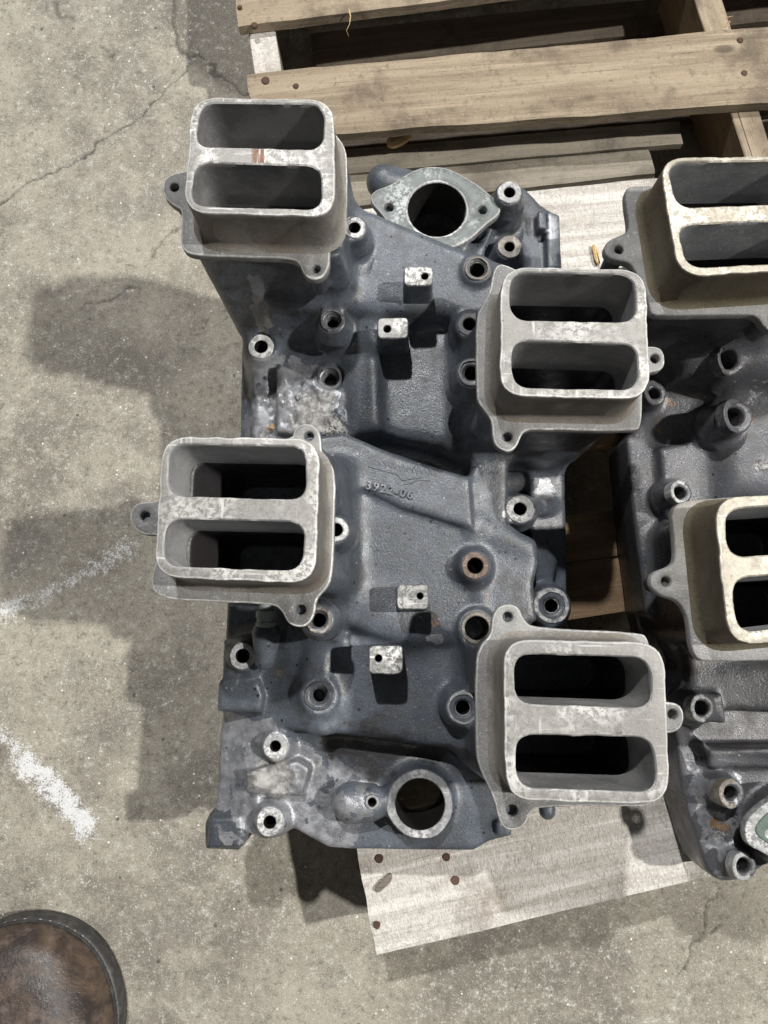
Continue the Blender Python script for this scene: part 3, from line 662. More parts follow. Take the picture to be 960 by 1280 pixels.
# ================================================================ MANIFOLD ONE
def manifold_one():
    root = empty('intake_manifold', P(490, 640, 0.121))
    tag(root, 'whole blue grey engine intake manifold with four twin port risers in the middle', 'engine part', 'intake manifolds on the pallet')
    lo = P(225, 1075, 0.2); hi = P(880, 200, 0.2)
    F = Field((-0.245, -0.285, 0.112), (0.215, 0.575, 0.345), 0.0023)
    # rails and valley
    F.prism([(302, 392, .178), (352, 392, .196), (346, 560, .196), (336, 800, .196), (330, 890, .196), (322, 1020, .196), (268, 1020, .175), (277, 890, .175), (284, 740, .175), (300, 545, .175)], .126, 0.006, 0.006)
    F.prism([(345, 400, .19), (470, 360, .19), (640, 330, .19), (640, 930, .19), (500, 950, .19), (330, 930, .19)], .140, 0.010, 0.006)
    F.prism([(262, 1016, .176), (306, 1016, .184), (304, 1048, .184), (298, 1064, .184), (256, 1062, .176), (255, 1030, .176)], .126, 0.004, 0.005)
    # bottom plate with outline of the photograph
    F.prism([(322, 905, 0.192), (640, 915, 0.197), (640, 1045, 0.197), (612, 1052, 0.197), (592, 1064, 0.197), (440, 1064, 0.197), (410, 1060, 0.192), (384, 1046, 0.192), (368, 1037, 0.192), (352, 1036, 0.192), (330, 1048, 0.188), (308, 1040, 0.184), (306, 960, 0.182)], .135, 0.008, 0.005)
    # top right corner casting
    F.prism([(598, 262, .198), (625, 236, .198), (655, 232, .198), (676, 254, .198), (700, 270, .196), (703, 338, .196), (598, 345, .2)], .126, 0.008, 0.005)
    F.prism([(683, 262, .206), (700, 268, .206), (702, 338, .206), (684, 336, .206)], .126, 0.003, 0.003)
    F.prism([(672, 262, .214), (683, 263, .214), (684, 285, .214), (673, 286, .214)], .18, 0.002, 0.002)
    # right rail
    F.prism([(640, 330, .19), (703, 330, .18), (706, 560, .18), (709, 700, .176), (709, 1010, .176), (640, 1010, .19)], .126, 0.006, 0.006)
    # deep pocket on the right of the mid runner
    F.prism([(612, 566, .20), (664, 566, .20), (668, 700, .20), (672, 742, .20), (640, 775, .20), (620, 700, .20)], .150, 0.006, 0.006, True)
    # pocket wall beneath the hump: rough ledge
    F.prism([(610, 560, .185), (668, 560, .185), (668, 612, .175), (610, 622, .175)], .13, 0.006, 0.010)
    # flank pad on left (corroded) and left head face
    F.prism([(312, 400, .205), (420, 370, .215), (440, 520, .215), (400, 560, .205), (312, 560, .200)], .13, 0.010, 0.010)
    # runner A: broad sheet from the top left pad to the right
    F.prism([(300, 330, .278), (432, 252, .286), (470, 262, .284), (560, 300, .276), (640, 330, .268), (692, 350, .262), (692, 430, .256), (620, 408, .258), (560, 396, .262), (500, 388, .266), (440, 386, .270), (340, 378, .272)], .17, 0.016, 0.012)
    # runner B: dark hump from the right pad to the left head
    F.prism([(446, 398, 0.236), (520, 402, 0.240), (620, 405, 0.242), (760, 420, 0.242), (800, 500, 0.242), (740, 555, 0.240), (690, 572, 0.238), (600, 568, 0.236), (500, 548, 0.232), (446, 530, 0.228), (434, 440, 0.230)], .16, 0.010, 0.014)
    F.prism([(345, 450, .204), (470, 395, .246), (475, 535, .242), (425, 550, .226), (368, 510, .200)], .16, 0.014, 0.010)
    F.prism([(322, 372, .214), (470, 345, .262), (470, 430, .250), (345, 440, .212)], .16, 0.014, 0.010)
    # runner C: middle sheet from the left pad to the right
    F.prism([(360, 560, 0.258), (424, 546, 0.258), (500, 566, 0.255), (570, 592, 0.252), (600, 600, 0.250), (606, 790, 0.244), (560, 806, 0.246), (500, 800, 0.248), (400, 772, 0.250), (350, 740, 0.253)], .16, 0.010, 0.012)
    F.prism([(592, 562, 0.250), (636, 562, 0.250), (637, 655, 0.250), (648, 668, 0.248), (668, 678, 0.246), (674, 705, 0.246), (668, 730, 0.246), (672, 775, 0.244), (610, 800, 0.246), (585, 700, 0.248), (588, 600, 0.250)], .16, 0.010, 0.008)
    F.prism([(664, 676, .215), (688, 682, .21), (700, 700, .205), (694, 728, .205), (664, 730, .215)], .15, 0.010, 0.012)
    # cast text band, one step proud
    F.prism([(395, 545, 0.2618), (430, 540, 0.2618), (500, 570, 0.2598), (588, 596, 0.2578), (590, 622, 0.2578), (592, 662, 0.2578), (500, 634, 0.2588), (440, 604, 0.2608), (400, 588, 0.2618)], .24, 0.004, 0.006)
    # runner E: bottom
    F.prism([(400, 790, 0.233), (500, 792, 0.235), (640, 785, 0.239), (760, 800, 0.240), (800, 950, 0.240), (640, 952, 0.237), (600, 944, 0.235), (480, 926, 0.231), (392, 915, 0.225), (378, 850, 0.225)], .17, 0.010, 0.012)
    F.prism([(300, 792, 0.193), (345, 780, 0.203), (410, 785, 0.240), (405, 916, 0.236), (350, 914, 0.206), (292, 900, 0.183)], .15, 0.014, 0.012)
    F.prism([(336, 730, 0.208), (420, 720, 0.253), (420, 800, 0.250), (336, 800, 0.210)], .15, 0.014, 0.012)
    # ribs between runners
    F.capsule(P(430, 385, .236), P(520, 395, .236), .010, .012, 0.014)
    F.capsule(P(592, 658, .238), P(655, 685, .236), .012, .010, 0.010)
    F.capsule(P(430, 735, .226), P(510, 790, .224), .020, .016, 0.02)
    F.capsule(P(655, 636, .214), P(688, 633, .178), .010, .008, 0.006)
    F.capsule(P(683, 1000, .19), P(684, 1014, .19), .008, .008, 0.003); F.capsule(P(624, 1030, .20), P(624, 1038, .20), .005, .004, 0.003)
    # bracket, corner block, pipe bulge, boss lumps
    F.prism([(272, 852, .208), (322, 850, .215), (330, 870, .215), (326, 892, .212), (270, 890, .205)], .14, 0.004, 0.007)
    F.prism([(278, 800, .215), (316, 796, .218), (318, 846, .218), (276, 850, .214)], .14, 0.006, 0.010)
    F.capsule(P(333, 792, .240), P(331, 824, .236), .0135, .0105, 0.003)
    F.prism([(260, 1022, .186), (303, 1020, .192), (304, 1060, .190), (258, 1062, .184)], .126, 0.003, 0.006)
    # silver scab ledge near left bottom
    F.prism([(308, 965, .206), (372, 950, .207), (388, 960, .207), (378, 996, .206), (308, 992, .205)], .18, 0.003, 0.004)
    F.prism([(345, 452, .222), (428, 490, .232), (430, 530, .230), (400, 548, .224), (345, 540, .216)], .18, 0.004, 0.004)
    # oval boss by the bottom bore and bore wall
    F.capsule(P(440, 1003, .208), P(462, 1003, .208), .0195, .0175, 0.006)
    bc = P(525, 1005, .222); F.cyl(bc, 0.0315, .14, .2215, 0.010, 0.002, r1=0.036)
    # water outlet column
    oc = P(545, 262, .242); F.cyl(oc, 0.036, .13, .234, 0.010, 0.004, r1=0.04)
    for hx_ in (486, 603): F.cyl(P(hx_, 261, .234), .010, .16, .2335, 0.012, 0.002)
    F.capsule(P(480, 228, .21), P(520, 240, .20), .019, .02, 0.01)
    F.prism([(470, 262, .215), (520, 300, .215), (600, 300, .215), (620, 275, .215), (600, 340, .21), (500, 330, .21)], .14, 0.01, 0.01)
    # pads' necks
    R = [
        dict(rim=[(240, 121), (417, 124), (419, 271), (229, 266)], ports=[[(251, 128), (405, 130), (404, 187), (243, 183)], [(243, 203), (402, 207), (402, 262), (237, 257)]],
             fl=[(246, 175), (246, 158), (262, 152), (405, 153), (419, 166), (433, 186), (434, 215), (434, 262), (430, 285), (413, 308), (412, 318), (412, 334), (404, 347), (390, 350), (379, 343), (374, 329), (364, 323), (300, 321), (240, 319), (228, 312), (226, 300), (228, 262), (218, 258), (206, 248), (202, 234), (206, 222), (218, 216), (240, 212)],
             fh=[(395, 336, 5.2), (218, 234, 5.6)], sh=(0.012, -0.026), low=.20, sq=.98, tun=(0.008, -0.020)),
        dict(rim=[(627, 333), (808, 337), (813, 499), (624, 495)], ports=[[(637, 340), (793, 343), (796, 403), (638, 400)], [(638, 425), (797, 430), (798, 488), (641, 484)]],
             fl=zoomed([(200, 98), (225, 95), (300, 130), (740, 160), (770, 200), (780, 425), (840, 425), (866, 450), (868, 500), (845, 525), (800, 530), (778, 560), (778, 745), (745, 765), (350, 757), (305, 764), (290, 790), (275, 828), (245, 848), (208, 838), (180, 805), (176, 735), (165, 706), (125, 655), (114, 620), (113, 300), (130, 270), (170, 205), (180, 125)], 560, 300, 3.2),
             fh=[(634, 546, 6), (819, 448, 6)], sh=(-0.03, -0.004), low=.16, sq=1.0, tun=(0, 0)),
        dict(rim=[(203, 545), (400, 548), (395, 729), (192, 722)], ports=[[(211, 555), (383, 558), (382, 625), (209, 620)], [(207, 648), (381, 652), (378, 714), (203, 708)]],
             fl=zoomed([(690, 95), (695, 50), (735, 26), (782, 38), (804, 80), (806, 150), (856, 205), (862, 280), (852, 640), (828, 690), (786, 728), (778, 800), (750, 840), (705, 846), (668, 826), (648, 780), (612, 752), (400, 745), (200, 735), (140, 710), (122, 680), (130, 610), (160, 540), (160, 475), (100, 477), (58, 455), (36, 410), (45, 365), (80, 343), (160, 340), (200, 250), (200, 130), (400, 100)], 150, 520, 3.2),
             fh=[(181, 645, 6.2), (386, 545, 6.2), (376, 762, 6.2)], sh=(0.035, 0.0), low=.16, sq=1.0, tun=(0.022, 0)),
        dict(rim=[(629, 798), (831, 803), (838, 1006), (632, 1000)], ports=[[(642, 817), (812, 822), (816, 886), (644, 880)], [(644, 918), (816, 922), (822, 991), (646, 985)]],
             fl=zoomed([(172, 170), (176, 100), (200, 58), (240, 46), (284, 60), (303, 112), (345, 145), (760, 160), (810, 185), (840, 440), (920, 443), (945, 480), (942, 530), (915, 562), (850, 566), (850, 780), (820, 852), (760, 860), (365, 857), (327, 885), (312, 932), (270, 955), (222, 948), (198, 900), (183, 818), (120, 702), (110, 600), (110, 270), (135, 205)], 560, 740, 3.2),
             fh=[(635, 771, 6.2), (640, 1013, 7), (841, 893, 6)], sh=(-0.02, 0.0), low=.15, sq=1.0, tun=(0, 0.0)),
    ]
    pws = []
    for k, r in enumerate(R):
        pw = riser(root, F, r['rim'], r['ports'], r['fl'], r['fh'], (M['cast'], M['rim'] if k else M['rim_rusty'], M['cast_flange'], M['port'] if k != 2 else M['port_light']), 11 + 7 * k)
        riser_neck(F, pw, r['rim'], r['sh'], r['low'], 0.016, 0.003, r['sq']); pws.append((pw, r))
        for a, b, rr in r['fh']:
            c = P(a, b, ZF); F.cyl(c, 0.0085, ZF - (0.04 if k == 0 else 0.016), ZF - TF + 0.001, 0.010, 0.001, r1=0.007)
    # TL flare down to the head
    F.capsule(P(335, 352, .262), P(345, 385, .220), .020, .018, 0.02)
    F.prism([(262, 322, .322), (420, 326, .322), (430, 350, .290), (400, 372, .26), (306, 376, .25), (292, 362, .27), (276, 343, .30)], .20, 0.012, 0.008)
    for pw, r in pws: riser_tunnels(F, pw, r['tun'])
    # bosses: (px,py,z,r_out,r_in,material,threads,step,height below)
    B = [(326, 433, .216, 16, 8.5, 'ring_bright', 0, None), (415, 400, .20, 15, 9, 'ring_dark', 4, 12), (412, 472, .20, 16, 9.5, 'ring_dark', 4, 12.5), (443, 284, .304, 14, 7.5, 'ring', 0, None),
         (637, 240, .252, 15, 7, 'ring', 0, None), (637, 308, .225, 15, 6.5, 'ring_brown', 0, None), (597, 335, .276, 16, 9.5, 'ring_brown', 0, 13), (590, 465, .258, 18, 9, 'ring_dark', 0, 15),
         (587, 405, .250, 15, 8, 'ring_dark', 0, None), (420, 662, .284, 15.5, 8.5, 'ring_bright', 0, None), (594, 707, .268, 17, 10, 'ring_rust', 0, None), (596, 785, .252, 20, 15, 'ring_brown', 0, None),
         (398, 775, .262, 17, 9, 'ring_brown', 0, 13), (303, 820, .228, 16.5, 9, 'ring_bright', 0, None), (398, 870, .236, 18, 10, 'ring_dark', 4, 14), (579, 885, .268, 20, 9, 'ring', 0, 17),
         (690, 757, .232, 22, 8.5, 'ring', 0, 17), (650, 636, .232, 17.5, 8, 'ring', 0, None), (344, 933, .212, 15.5, 7, 'ring', 0, None), (337, 1028, .206, 17, 8, 'ring', 0, None), (465, 1003, .2225, 9, 5.5, 'ring', 0, None)]
    MOUND = {(326, 433): (.012, .008), (398, 870): (.012, .006)}
    for (px, py, z, ro, ri, mt, th, stp) in B:
        if z == .20:
            for _ in range(8): c = P(px, py, z); z = z * .4 + .6 * (F.top(c.x, c.y) + .003)
        c = P(px, py, z); t0 = F.top(c.x, c.y)
        for (ox, oy) in ((.006, 0), (-.006, 0), (0, .006), (0, -.006)): t0 = max(t0, F.top(c.x + ox, c.y + oy) - 0.002)
        if z < t0 + 0.003: z = t0 + 0.003
        c = P(px, py, z); m = MPP(z, py); big = px == 465
        if not big:
            if (px, py) in MOUND: mr, mz = MOUND[(px, py)]; F.cyl(c, ro * m + 0.003, z - .030, z - mz, 0.012, 0.004, r1=ro * m + mr)
            else: F.cyl(c, ro * m, max(.14, z - .026), z - 0.008, 0.008, 0.004, r1=ro * m + 0.007)
            F.cyl(c, ro * m + 0.0012, max(.15, z - .06), z - 0.0012, 0.007, 0.0015, r1=ro * m + 0.007)
            F.cyl(c, ro * m + 0.0022, z - 0.0016, z + .03, 0.001, 0.0005, True, r1=ro * m + 0.0016)
        F.cyl(c, ri * m + 0.0006, z - (.030 if th else .05), z + 0.01, 0.0005, 0.0005, True)
        ring_part('bolt_boss' if not big else 'dowel_boss', c, z, ro * m, ri * m, M[mt], root, 0.014 if th else 0.02, 0.004, th, stp * m if stp else None)
    # big bores go right through
    F.cyl(bc, 32.5 * MPP(.222, 1005), .10, .25, 0.001, 0.001, True); F.cyl(oc, 37 * MPP(.242, 262), .10, .26, 0.001, 0.001, True)
    ring_part('thermostat_bore', bc, .2235, 41 * MPP(.222, 1005), 31 * MPP(.222, 1005), M['ring'], root, 0.075, 0.006, 0, None)
    # outlet flange plate
    fo = chaikin([P(a, b, .243) for a, b in [(461, 250), (466, 238), (490, 230), (512, 214), (534, 207), (560, 209), (588, 224), (608, 238), (626, 256), (625, 268), (606, 282), (588, 300), (560, 312), (530, 312), (500, 296), (480, 272)]], 2)
    fl = plate('outlet_flange', fo, [circ(P(546, 262, .243), 37 * MPP(.243, 262), 40), circ(P(486, 259, .243), 6.5 * MPP(.243, 259), 16), circ(P(603, 262, .243), 6 * MPP(.243, 262), 16)], .234, .243, [M['ring'], M['oval'], M['edge']], root, 0.0016, 0.0008, 5)
    rr = 37 * MPP(.243, 262)
    ring_part('outlet_lip', P(546, 262, .243), .2436, rr + 0.0022, rr - 0.0004, M['ring'], fl, 0.06, 0.002)
    me, co = F.mesh('casting_body')
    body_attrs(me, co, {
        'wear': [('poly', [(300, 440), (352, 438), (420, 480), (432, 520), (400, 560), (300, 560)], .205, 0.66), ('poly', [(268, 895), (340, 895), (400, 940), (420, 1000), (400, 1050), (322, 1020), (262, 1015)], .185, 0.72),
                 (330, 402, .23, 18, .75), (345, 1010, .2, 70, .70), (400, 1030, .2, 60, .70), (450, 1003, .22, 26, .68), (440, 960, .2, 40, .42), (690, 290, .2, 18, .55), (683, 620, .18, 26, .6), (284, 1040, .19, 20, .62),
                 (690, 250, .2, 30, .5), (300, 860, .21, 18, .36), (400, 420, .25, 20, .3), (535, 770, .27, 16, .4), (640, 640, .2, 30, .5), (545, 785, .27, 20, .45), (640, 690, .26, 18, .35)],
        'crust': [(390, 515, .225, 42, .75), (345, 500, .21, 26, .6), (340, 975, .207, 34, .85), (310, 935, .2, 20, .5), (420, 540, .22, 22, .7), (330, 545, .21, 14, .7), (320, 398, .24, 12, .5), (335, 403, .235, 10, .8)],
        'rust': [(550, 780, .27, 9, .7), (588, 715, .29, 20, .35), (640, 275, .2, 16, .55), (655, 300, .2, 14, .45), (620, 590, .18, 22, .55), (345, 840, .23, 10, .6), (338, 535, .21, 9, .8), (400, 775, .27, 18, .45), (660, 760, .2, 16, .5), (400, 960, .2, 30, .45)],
        'grime_shade': [(380, 960, .2, 26, .5), (470, 935, .2, 60, .6), (325, 395, .21, 40, .5), (640, 760, .2, 60, .5), (640, 270, .2, 40, .5), (430, 400, .24, 50, .4), ('poly', [(392, 918), (640, 930), (640, 950), (420, 950)], .205, .8), (430, 930, .2, 26, .8), (400, 340, .27, 30, .4), (500, 470, .28, 70, .35), (350, 350, .28, 40, .6), (640, 600, .18, 40, .45), (470, 500, .27, 40, .3),  # shade painted on hump, flare and runner drop, among dirt spots
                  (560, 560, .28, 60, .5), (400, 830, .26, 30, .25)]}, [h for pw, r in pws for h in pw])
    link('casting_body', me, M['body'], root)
    # square standoffs
    post(root, 523, 345, 37, 26, F, .036, (531, 345, 4.5), M['body'], (0, 0)); post(root, 491, 410, 39, 28, F, .047, (484, 411, 4.8), M['body'])
    post(root, 516, 746, 40, 32, F, .038, (525, 745, 4.2), M['body']); post(root, 482, 825, 43, 35, F, .052, (473, 823, 4.6), M['body'])
    # pipe fitting
    bm = bmesh.new(); a = P(333, 752, .242); b = P(333, 800, .242); d = (b - a); L = d.length
    prof = [(0, .006), (.25 * L, .0085), (.255 * L, .0100), (.42 * L, .0100), (.43 * L, .0092), (.55 * L, .0092), (.56 * L, .0104), (.72 * L, .0104), (.74 * L, .009), (L, .009)]
    rows = []
    for t, r in prof: rows.append([a + d.normalized() * t + Vector((math.cos(q) * r, 0, math.sin(q) * r)) for q in [2 * math.pi * k / 16 for k in range(16)]])
    shell(bm, rows); recenter(bm_to('hose_fitting', bm, M['fitting'], root, 30))
    # cast lettering
    def text(txt, px, py, size, rot, ext=0.0006):
        cu = bpy.data.curves.new('cast_part_number', 'FONT'); cu.body = txt; cu.size = size; cu.extrude = ext; cu.bevel_depth = 0.00035; cu.bevel_resolution = 1; cu.space_character = 1.25; cu.resolution_u = 3
        o = bpy.data.objects.new('tmp', cu); COL.objects.link(o); bpy.context.view_layer.update()
        me = bpy.data.meshes.new_from_object(o.evaluated_get(bpy.context.evaluated_depsgraph_get())); bpy.data.objects.remove(o)
        c = P(px, py, .265); me.transform(Matrix.Translation((c.x, c.y, max(F.top(c.x + k * 0.008, c.y - k * 0.0018 + 0.004) for k in range(8)) + 0.0001)) @ Matrix.Rotation(rot, 4, 'Z'))
        me.materials.clear(); return recenter(link('cast_part_number', me, M['ring_dark2'], root))
    M['ring_dark2'] = mat_rim('worn_lettering', (0.075, 0.083, 0.10), (0.28, 0.29, 0.31), (0.115, 0.127, 0.15), 0.1)
    text('3922-06', 456, 610, 0.0112, -0.22, 0.0003)
    # illegible cast script mark with two underlining strokes
    bm = bmesh.new(); r = random.Random(3)
    def stroke(pts, rad):
        q = []
        for (a, b) in pts:
            p = P(a, b, .264); p.z = F.top(p.x, p.y) + 0.0002; q.append(p)
        for a, b in zip(q, q[1:]):
            d = (b - a).normalized(); u = d.cross(Vector((0, 0, 1))).normalized(); v = u.cross(d)
            shell(bm, [[p + (u * math.cos(t) + v * math.sin(t)) * rad for t in [math.pi * 2 * k / 6 for k in range(6)]] for p in (a, (a + b) / 2, b)])
    x = 469.0
    for i in range(11):
        y = 576 + (x - 469) * 0.185; h = r.uniform(3, 5.5)
        stroke([(x + r.uniform(-1, 1), y + h), (x + 1.5, y - h * r.uniform(.4, 1)), (x + 3.5, y + h * r.uniform(-.6, .2)), (x + 5, y + h * r.uniform(.3, 1))], 0.0006); x += 6.6
    stroke([(461, 582), (480, 587), (497, 592), (503, 599), (515, 597), (528, 595)], 0.0009); stroke([(505, 604), (516, 602), (524, 598), (538, 599)], 0.0009)
    recenter(bm_to('cast_script_mark', bm, M['ring_dark2'], root, 60))
    return root

# ================================================================ MANIFOLD TWO (only its left side is in the photo)
def manifold_two():
    root = empty('intake_manifold', P(930, 640, 0.121))
    tag(root, 'darker engine intake manifold with yellowed olive risers, cut off by the right photo edge', 'engine part', 'intake manifolds on the pallet')
    a = P(765, 1115, .13); b = P(1060, 200, .33)
    F = Field((0.17, -0.36, 0.112), (0.50, 0.53, 0.345), 0.0026)
    F.prism([(783, 548, .196), (845, 470, .21), (1080, 440, .21), (1100, 1000, .21), (960, 1085, .200), (930, 1098, .19), (905, 1102, .19), (884, 1088, .188), (865, 1035, .186), (853, 1000, .188), (846, 930, .190), (833, 865, .192), (808, 765, .194), (792, 640, .196)], .124, 0.008, 0.004)
    F.prism([(826, 560, .212), (1080, 520, .212), (1080, 960, .212), (888, 960, .206), (868, 865, .208), (845, 765, .208), (832, 640, .212)], .14, 0.006, 0.006)
    F.prism([(812, 470, .215), (830, 400, .22), (1080, 380, .23), (1080, 660, .23), (880, 640, .20), (828, 600, .19), (818, 540, .195)], .14, 0.012, 0.014)
    F.prism([(840, 398, .27), (1000, 380, .28), (1080, 470, .275), (930, 470, .262), (850, 470, .245)], .17, 0.016, 0.02)
    F.prism([(900, 470, .235), (1080, 450, .26), (1080, 640, .26), (905, 620, .225)], .15, 0.02, 0.02)
    # lower runner sheet and recess
    F.prism([(850, 850, .20), (1080, 800, .235), (1080, 960, .235), (880, 930, .21)], .15, 0.014, 0.014)
    F.prism([(918, 905, .27), (948, 896, .27), (1080, 900, .27), (1080, 945, .27), (925, 948, .27), (908, 930, .27)], .175, 0.006, 0.004, True)
    F.prism([(822, 770, .24), (846, 765, .24), (868, 830, .24), (862, 880, .24), (846, 850, .24), (830, 810, .24)], .165, 0.008, 0.004, True)
    F.prism([(870, 870, .225), (905, 866, .232), (910, 905, .228), (875, 902, .222)], .15, 0.006, 0.006)
    F.prism([(868, 985, .186), (905, 970, .20), (930, 1080, .20), (895, 1098, .188), (872, 1060, .182)], .13, 0.008, 0.008)
    R = [dict(rim=[(824, 197), (1016, 194), (1042, 334), (849, 346)], ports=[[(833, 203), (1003, 200), (1014, 253), (846, 260)], [(846, 281), (1018, 274), (1028, 326), (859, 335)]],
              fl=zoomed([(242, 240), (262, 212), (320, 206), (700, 200), (1240, 210), (1340, 300), (1400, 780), (1360, 830), (1060, 845), (1030, 920), (975, 938), (935, 910), (905, 862), (860, 850), (385, 862), (368, 830), (345, 720), (300, 640), (270, 592), (200, 582), (150, 560), (138, 522), (160, 480), (250, 445), (264, 420), (252, 330)], 720, 180, 4),
              fh=[(774, 312, 5.6), (966, 397, 5.5)], sh=(0.02, -0.02), low=.17),
         dict(rim=[(892, 622), (1085, 612), (1108, 790), (912, 808)], ports=[[(905, 636), (1070, 627), (1078, 686), (911, 697)], [(914, 722), (1082, 712), (1090, 772), (922, 792)]],
              fl=zoomed([(268, 560), (275, 520), (310, 495), (360, 486), (700, 465), (1180, 440), (1230, 1120), (1190, 1150), (420, 1172), (372, 1155), (348, 1110), (338, 980), (300, 912), (225, 892), (185, 860), (177, 820), (195, 788), (262, 768), (287, 735), (280, 640)], 760, 480, 3.37),
              fh=[(833, 727, 6.5)], sh=(0.02, 0.0), low=.16)]
    pws = []
    for k, r in enumerate(R):
        pw = riser(root, F, r['rim'], r['ports'], r['fl'], r['fh'], (M['cast_olive'], M['rim_warm'], M['cast_light'] if k else M['cast_flange'], M['port_light']), 60 + 9 * k)
        riser_neck(F, pw, r['rim'], r['sh'], r['low'], 0.014, 0.0, 0.98); pws.append((pw, r))
        for x, y, rr in r['fh']: F.cyl(P(x, y, ZF), 0.009, ZF - 0.04, ZF - TF + 0.001, 0.008, 0.001, r1=0.007)
    for pw, r in pws: riser_tunnels(F, pw, (0.01, 0))
    B = [(818, 491, .228, 16, 9, 'ring_dark', .0, .04, .55), (920, 520, .258, 22, 15, 'ring_dark', 0.15, .06, .65), (909, 450, .262, 20, 14, 'ring_dark', 0.1, .03, .8), (851, 615, .240, 15, 10, 'ring', 0.05, .045, .5),
         (877, 885, .236, 17, 11, 'ring', 0.0, .03, .55), (914, 992, .226, 18, 11, 'ring_brown', 0.0, .035, .45), (930, 1083, .212, 17, 11, 'ring_bright', 0.0, .04, .4)]
    for (px, py, z, ro, ri, mt, tl, hh, ex) in B:
        c = P(px, py, z); m = MPP(z, py); R0 = ro * m; r0 = ri * m; tx = tl; hh = max(hh, z - F.top(c.x, c.y) + .02)
        F.cyl(c, R0 + 0.0002, z - hh, z - 0.0015, 0.007, 0.0015, tilt=(tx, 0), r1=R0 + 0.004); F.cyl(c, R0 + 0.001, max(.15, z - .035), z - .030, 0.008, 0.004, r1=R0 + .006); F.cyl(c + Vector((tx * .01, 0, 0)), r0 * .8, z - hh * .6, z + 0.01, 0.0005, 0.0005, True, tilt=(tx, 0))
        ring_part('bolt_boss', c, z, R0, r0, M[mt], root, 0.014, 0.010, 0, None, (0, ex * .8, 0))
    # slot in the lower rail
    F.prism([(866, 1012, .24), (884, 1010, .24), (886, 1050, .24), (870, 1050, .24)], .11, 0.001, 0.001, True)
    # green gasket flange
    c = P(1005, 1043, .235); F.cyl(c, 0.036, .14, .2285, 0.008, 0.003)
    fo = chaikin([P(x, y, .236) for x, y in [(930, 1042), (934, 1024), (950, 1008), (985, 985), (1030, 985), (1070, 1020), (1070, 1060), (1030, 1090), (990, 1088), (955, 1066), (936, 1058)]], 2)
    fl = plate('outlet_flange', fo, [circ(P(1014, 1040, .236), 0.023, 30)], .226, .236, [M['ring'], M['ring']], root, 0.001, 0.0008, 3)
    fo = chaikin([P(x, y, .2372) for x, y in [(943, 1041), (948, 1028), (960, 1016), (990, 998), (1028, 998), (1056, 1024), (1056, 1056), (1026, 1076), (992, 1074), (962, 1056)]], 2)
    plate('gasket', fo, [circ(P(1014, 1040, .236), 0.0235, 30), circ(P(961, 1042, .236), 0.0042, 14)], .2362, .2372, [M['gasket'], M['gasket']], fl, 0.0003)
    me, co = F.mesh('casting_body')
    body_attrs(me, co, {'wear': [('poly', [(845, 930), (868, 935), (895, 1060), (905, 1100), (865, 1040)], .18, .52), (900, 1040, .19, 30, .6), (810, 560, .16, 20, .5), (815, 640, .16, 20, .5), (940, 500, .22, 30, .4), (915, 990, .21, 30, .45), (880, 880, .22, 22, .45)],
                        'crust': [(900, 1050, .2, 14, .7), (950, 590, .23, 10, .8)], 'rust': [(848, 500, .22, 10, .7), (820, 530, .2, 12, .6), (885, 920, .2, 16, .5), (905, 1035, .2, 18, .7), (945, 515, .26, 16, .6)],
                        'grime_shade': [(830, 800, .16, 50, .9), (800, 600, .16, 22, .35), (930, 900, .2, 40, .5), (905, 500, .24, 30, .4)]}, [h for pw, r in pws for h in pw])  # dark spots paint shade into the recesses
    link('casting_body', me, M['body2'], root)
    return root

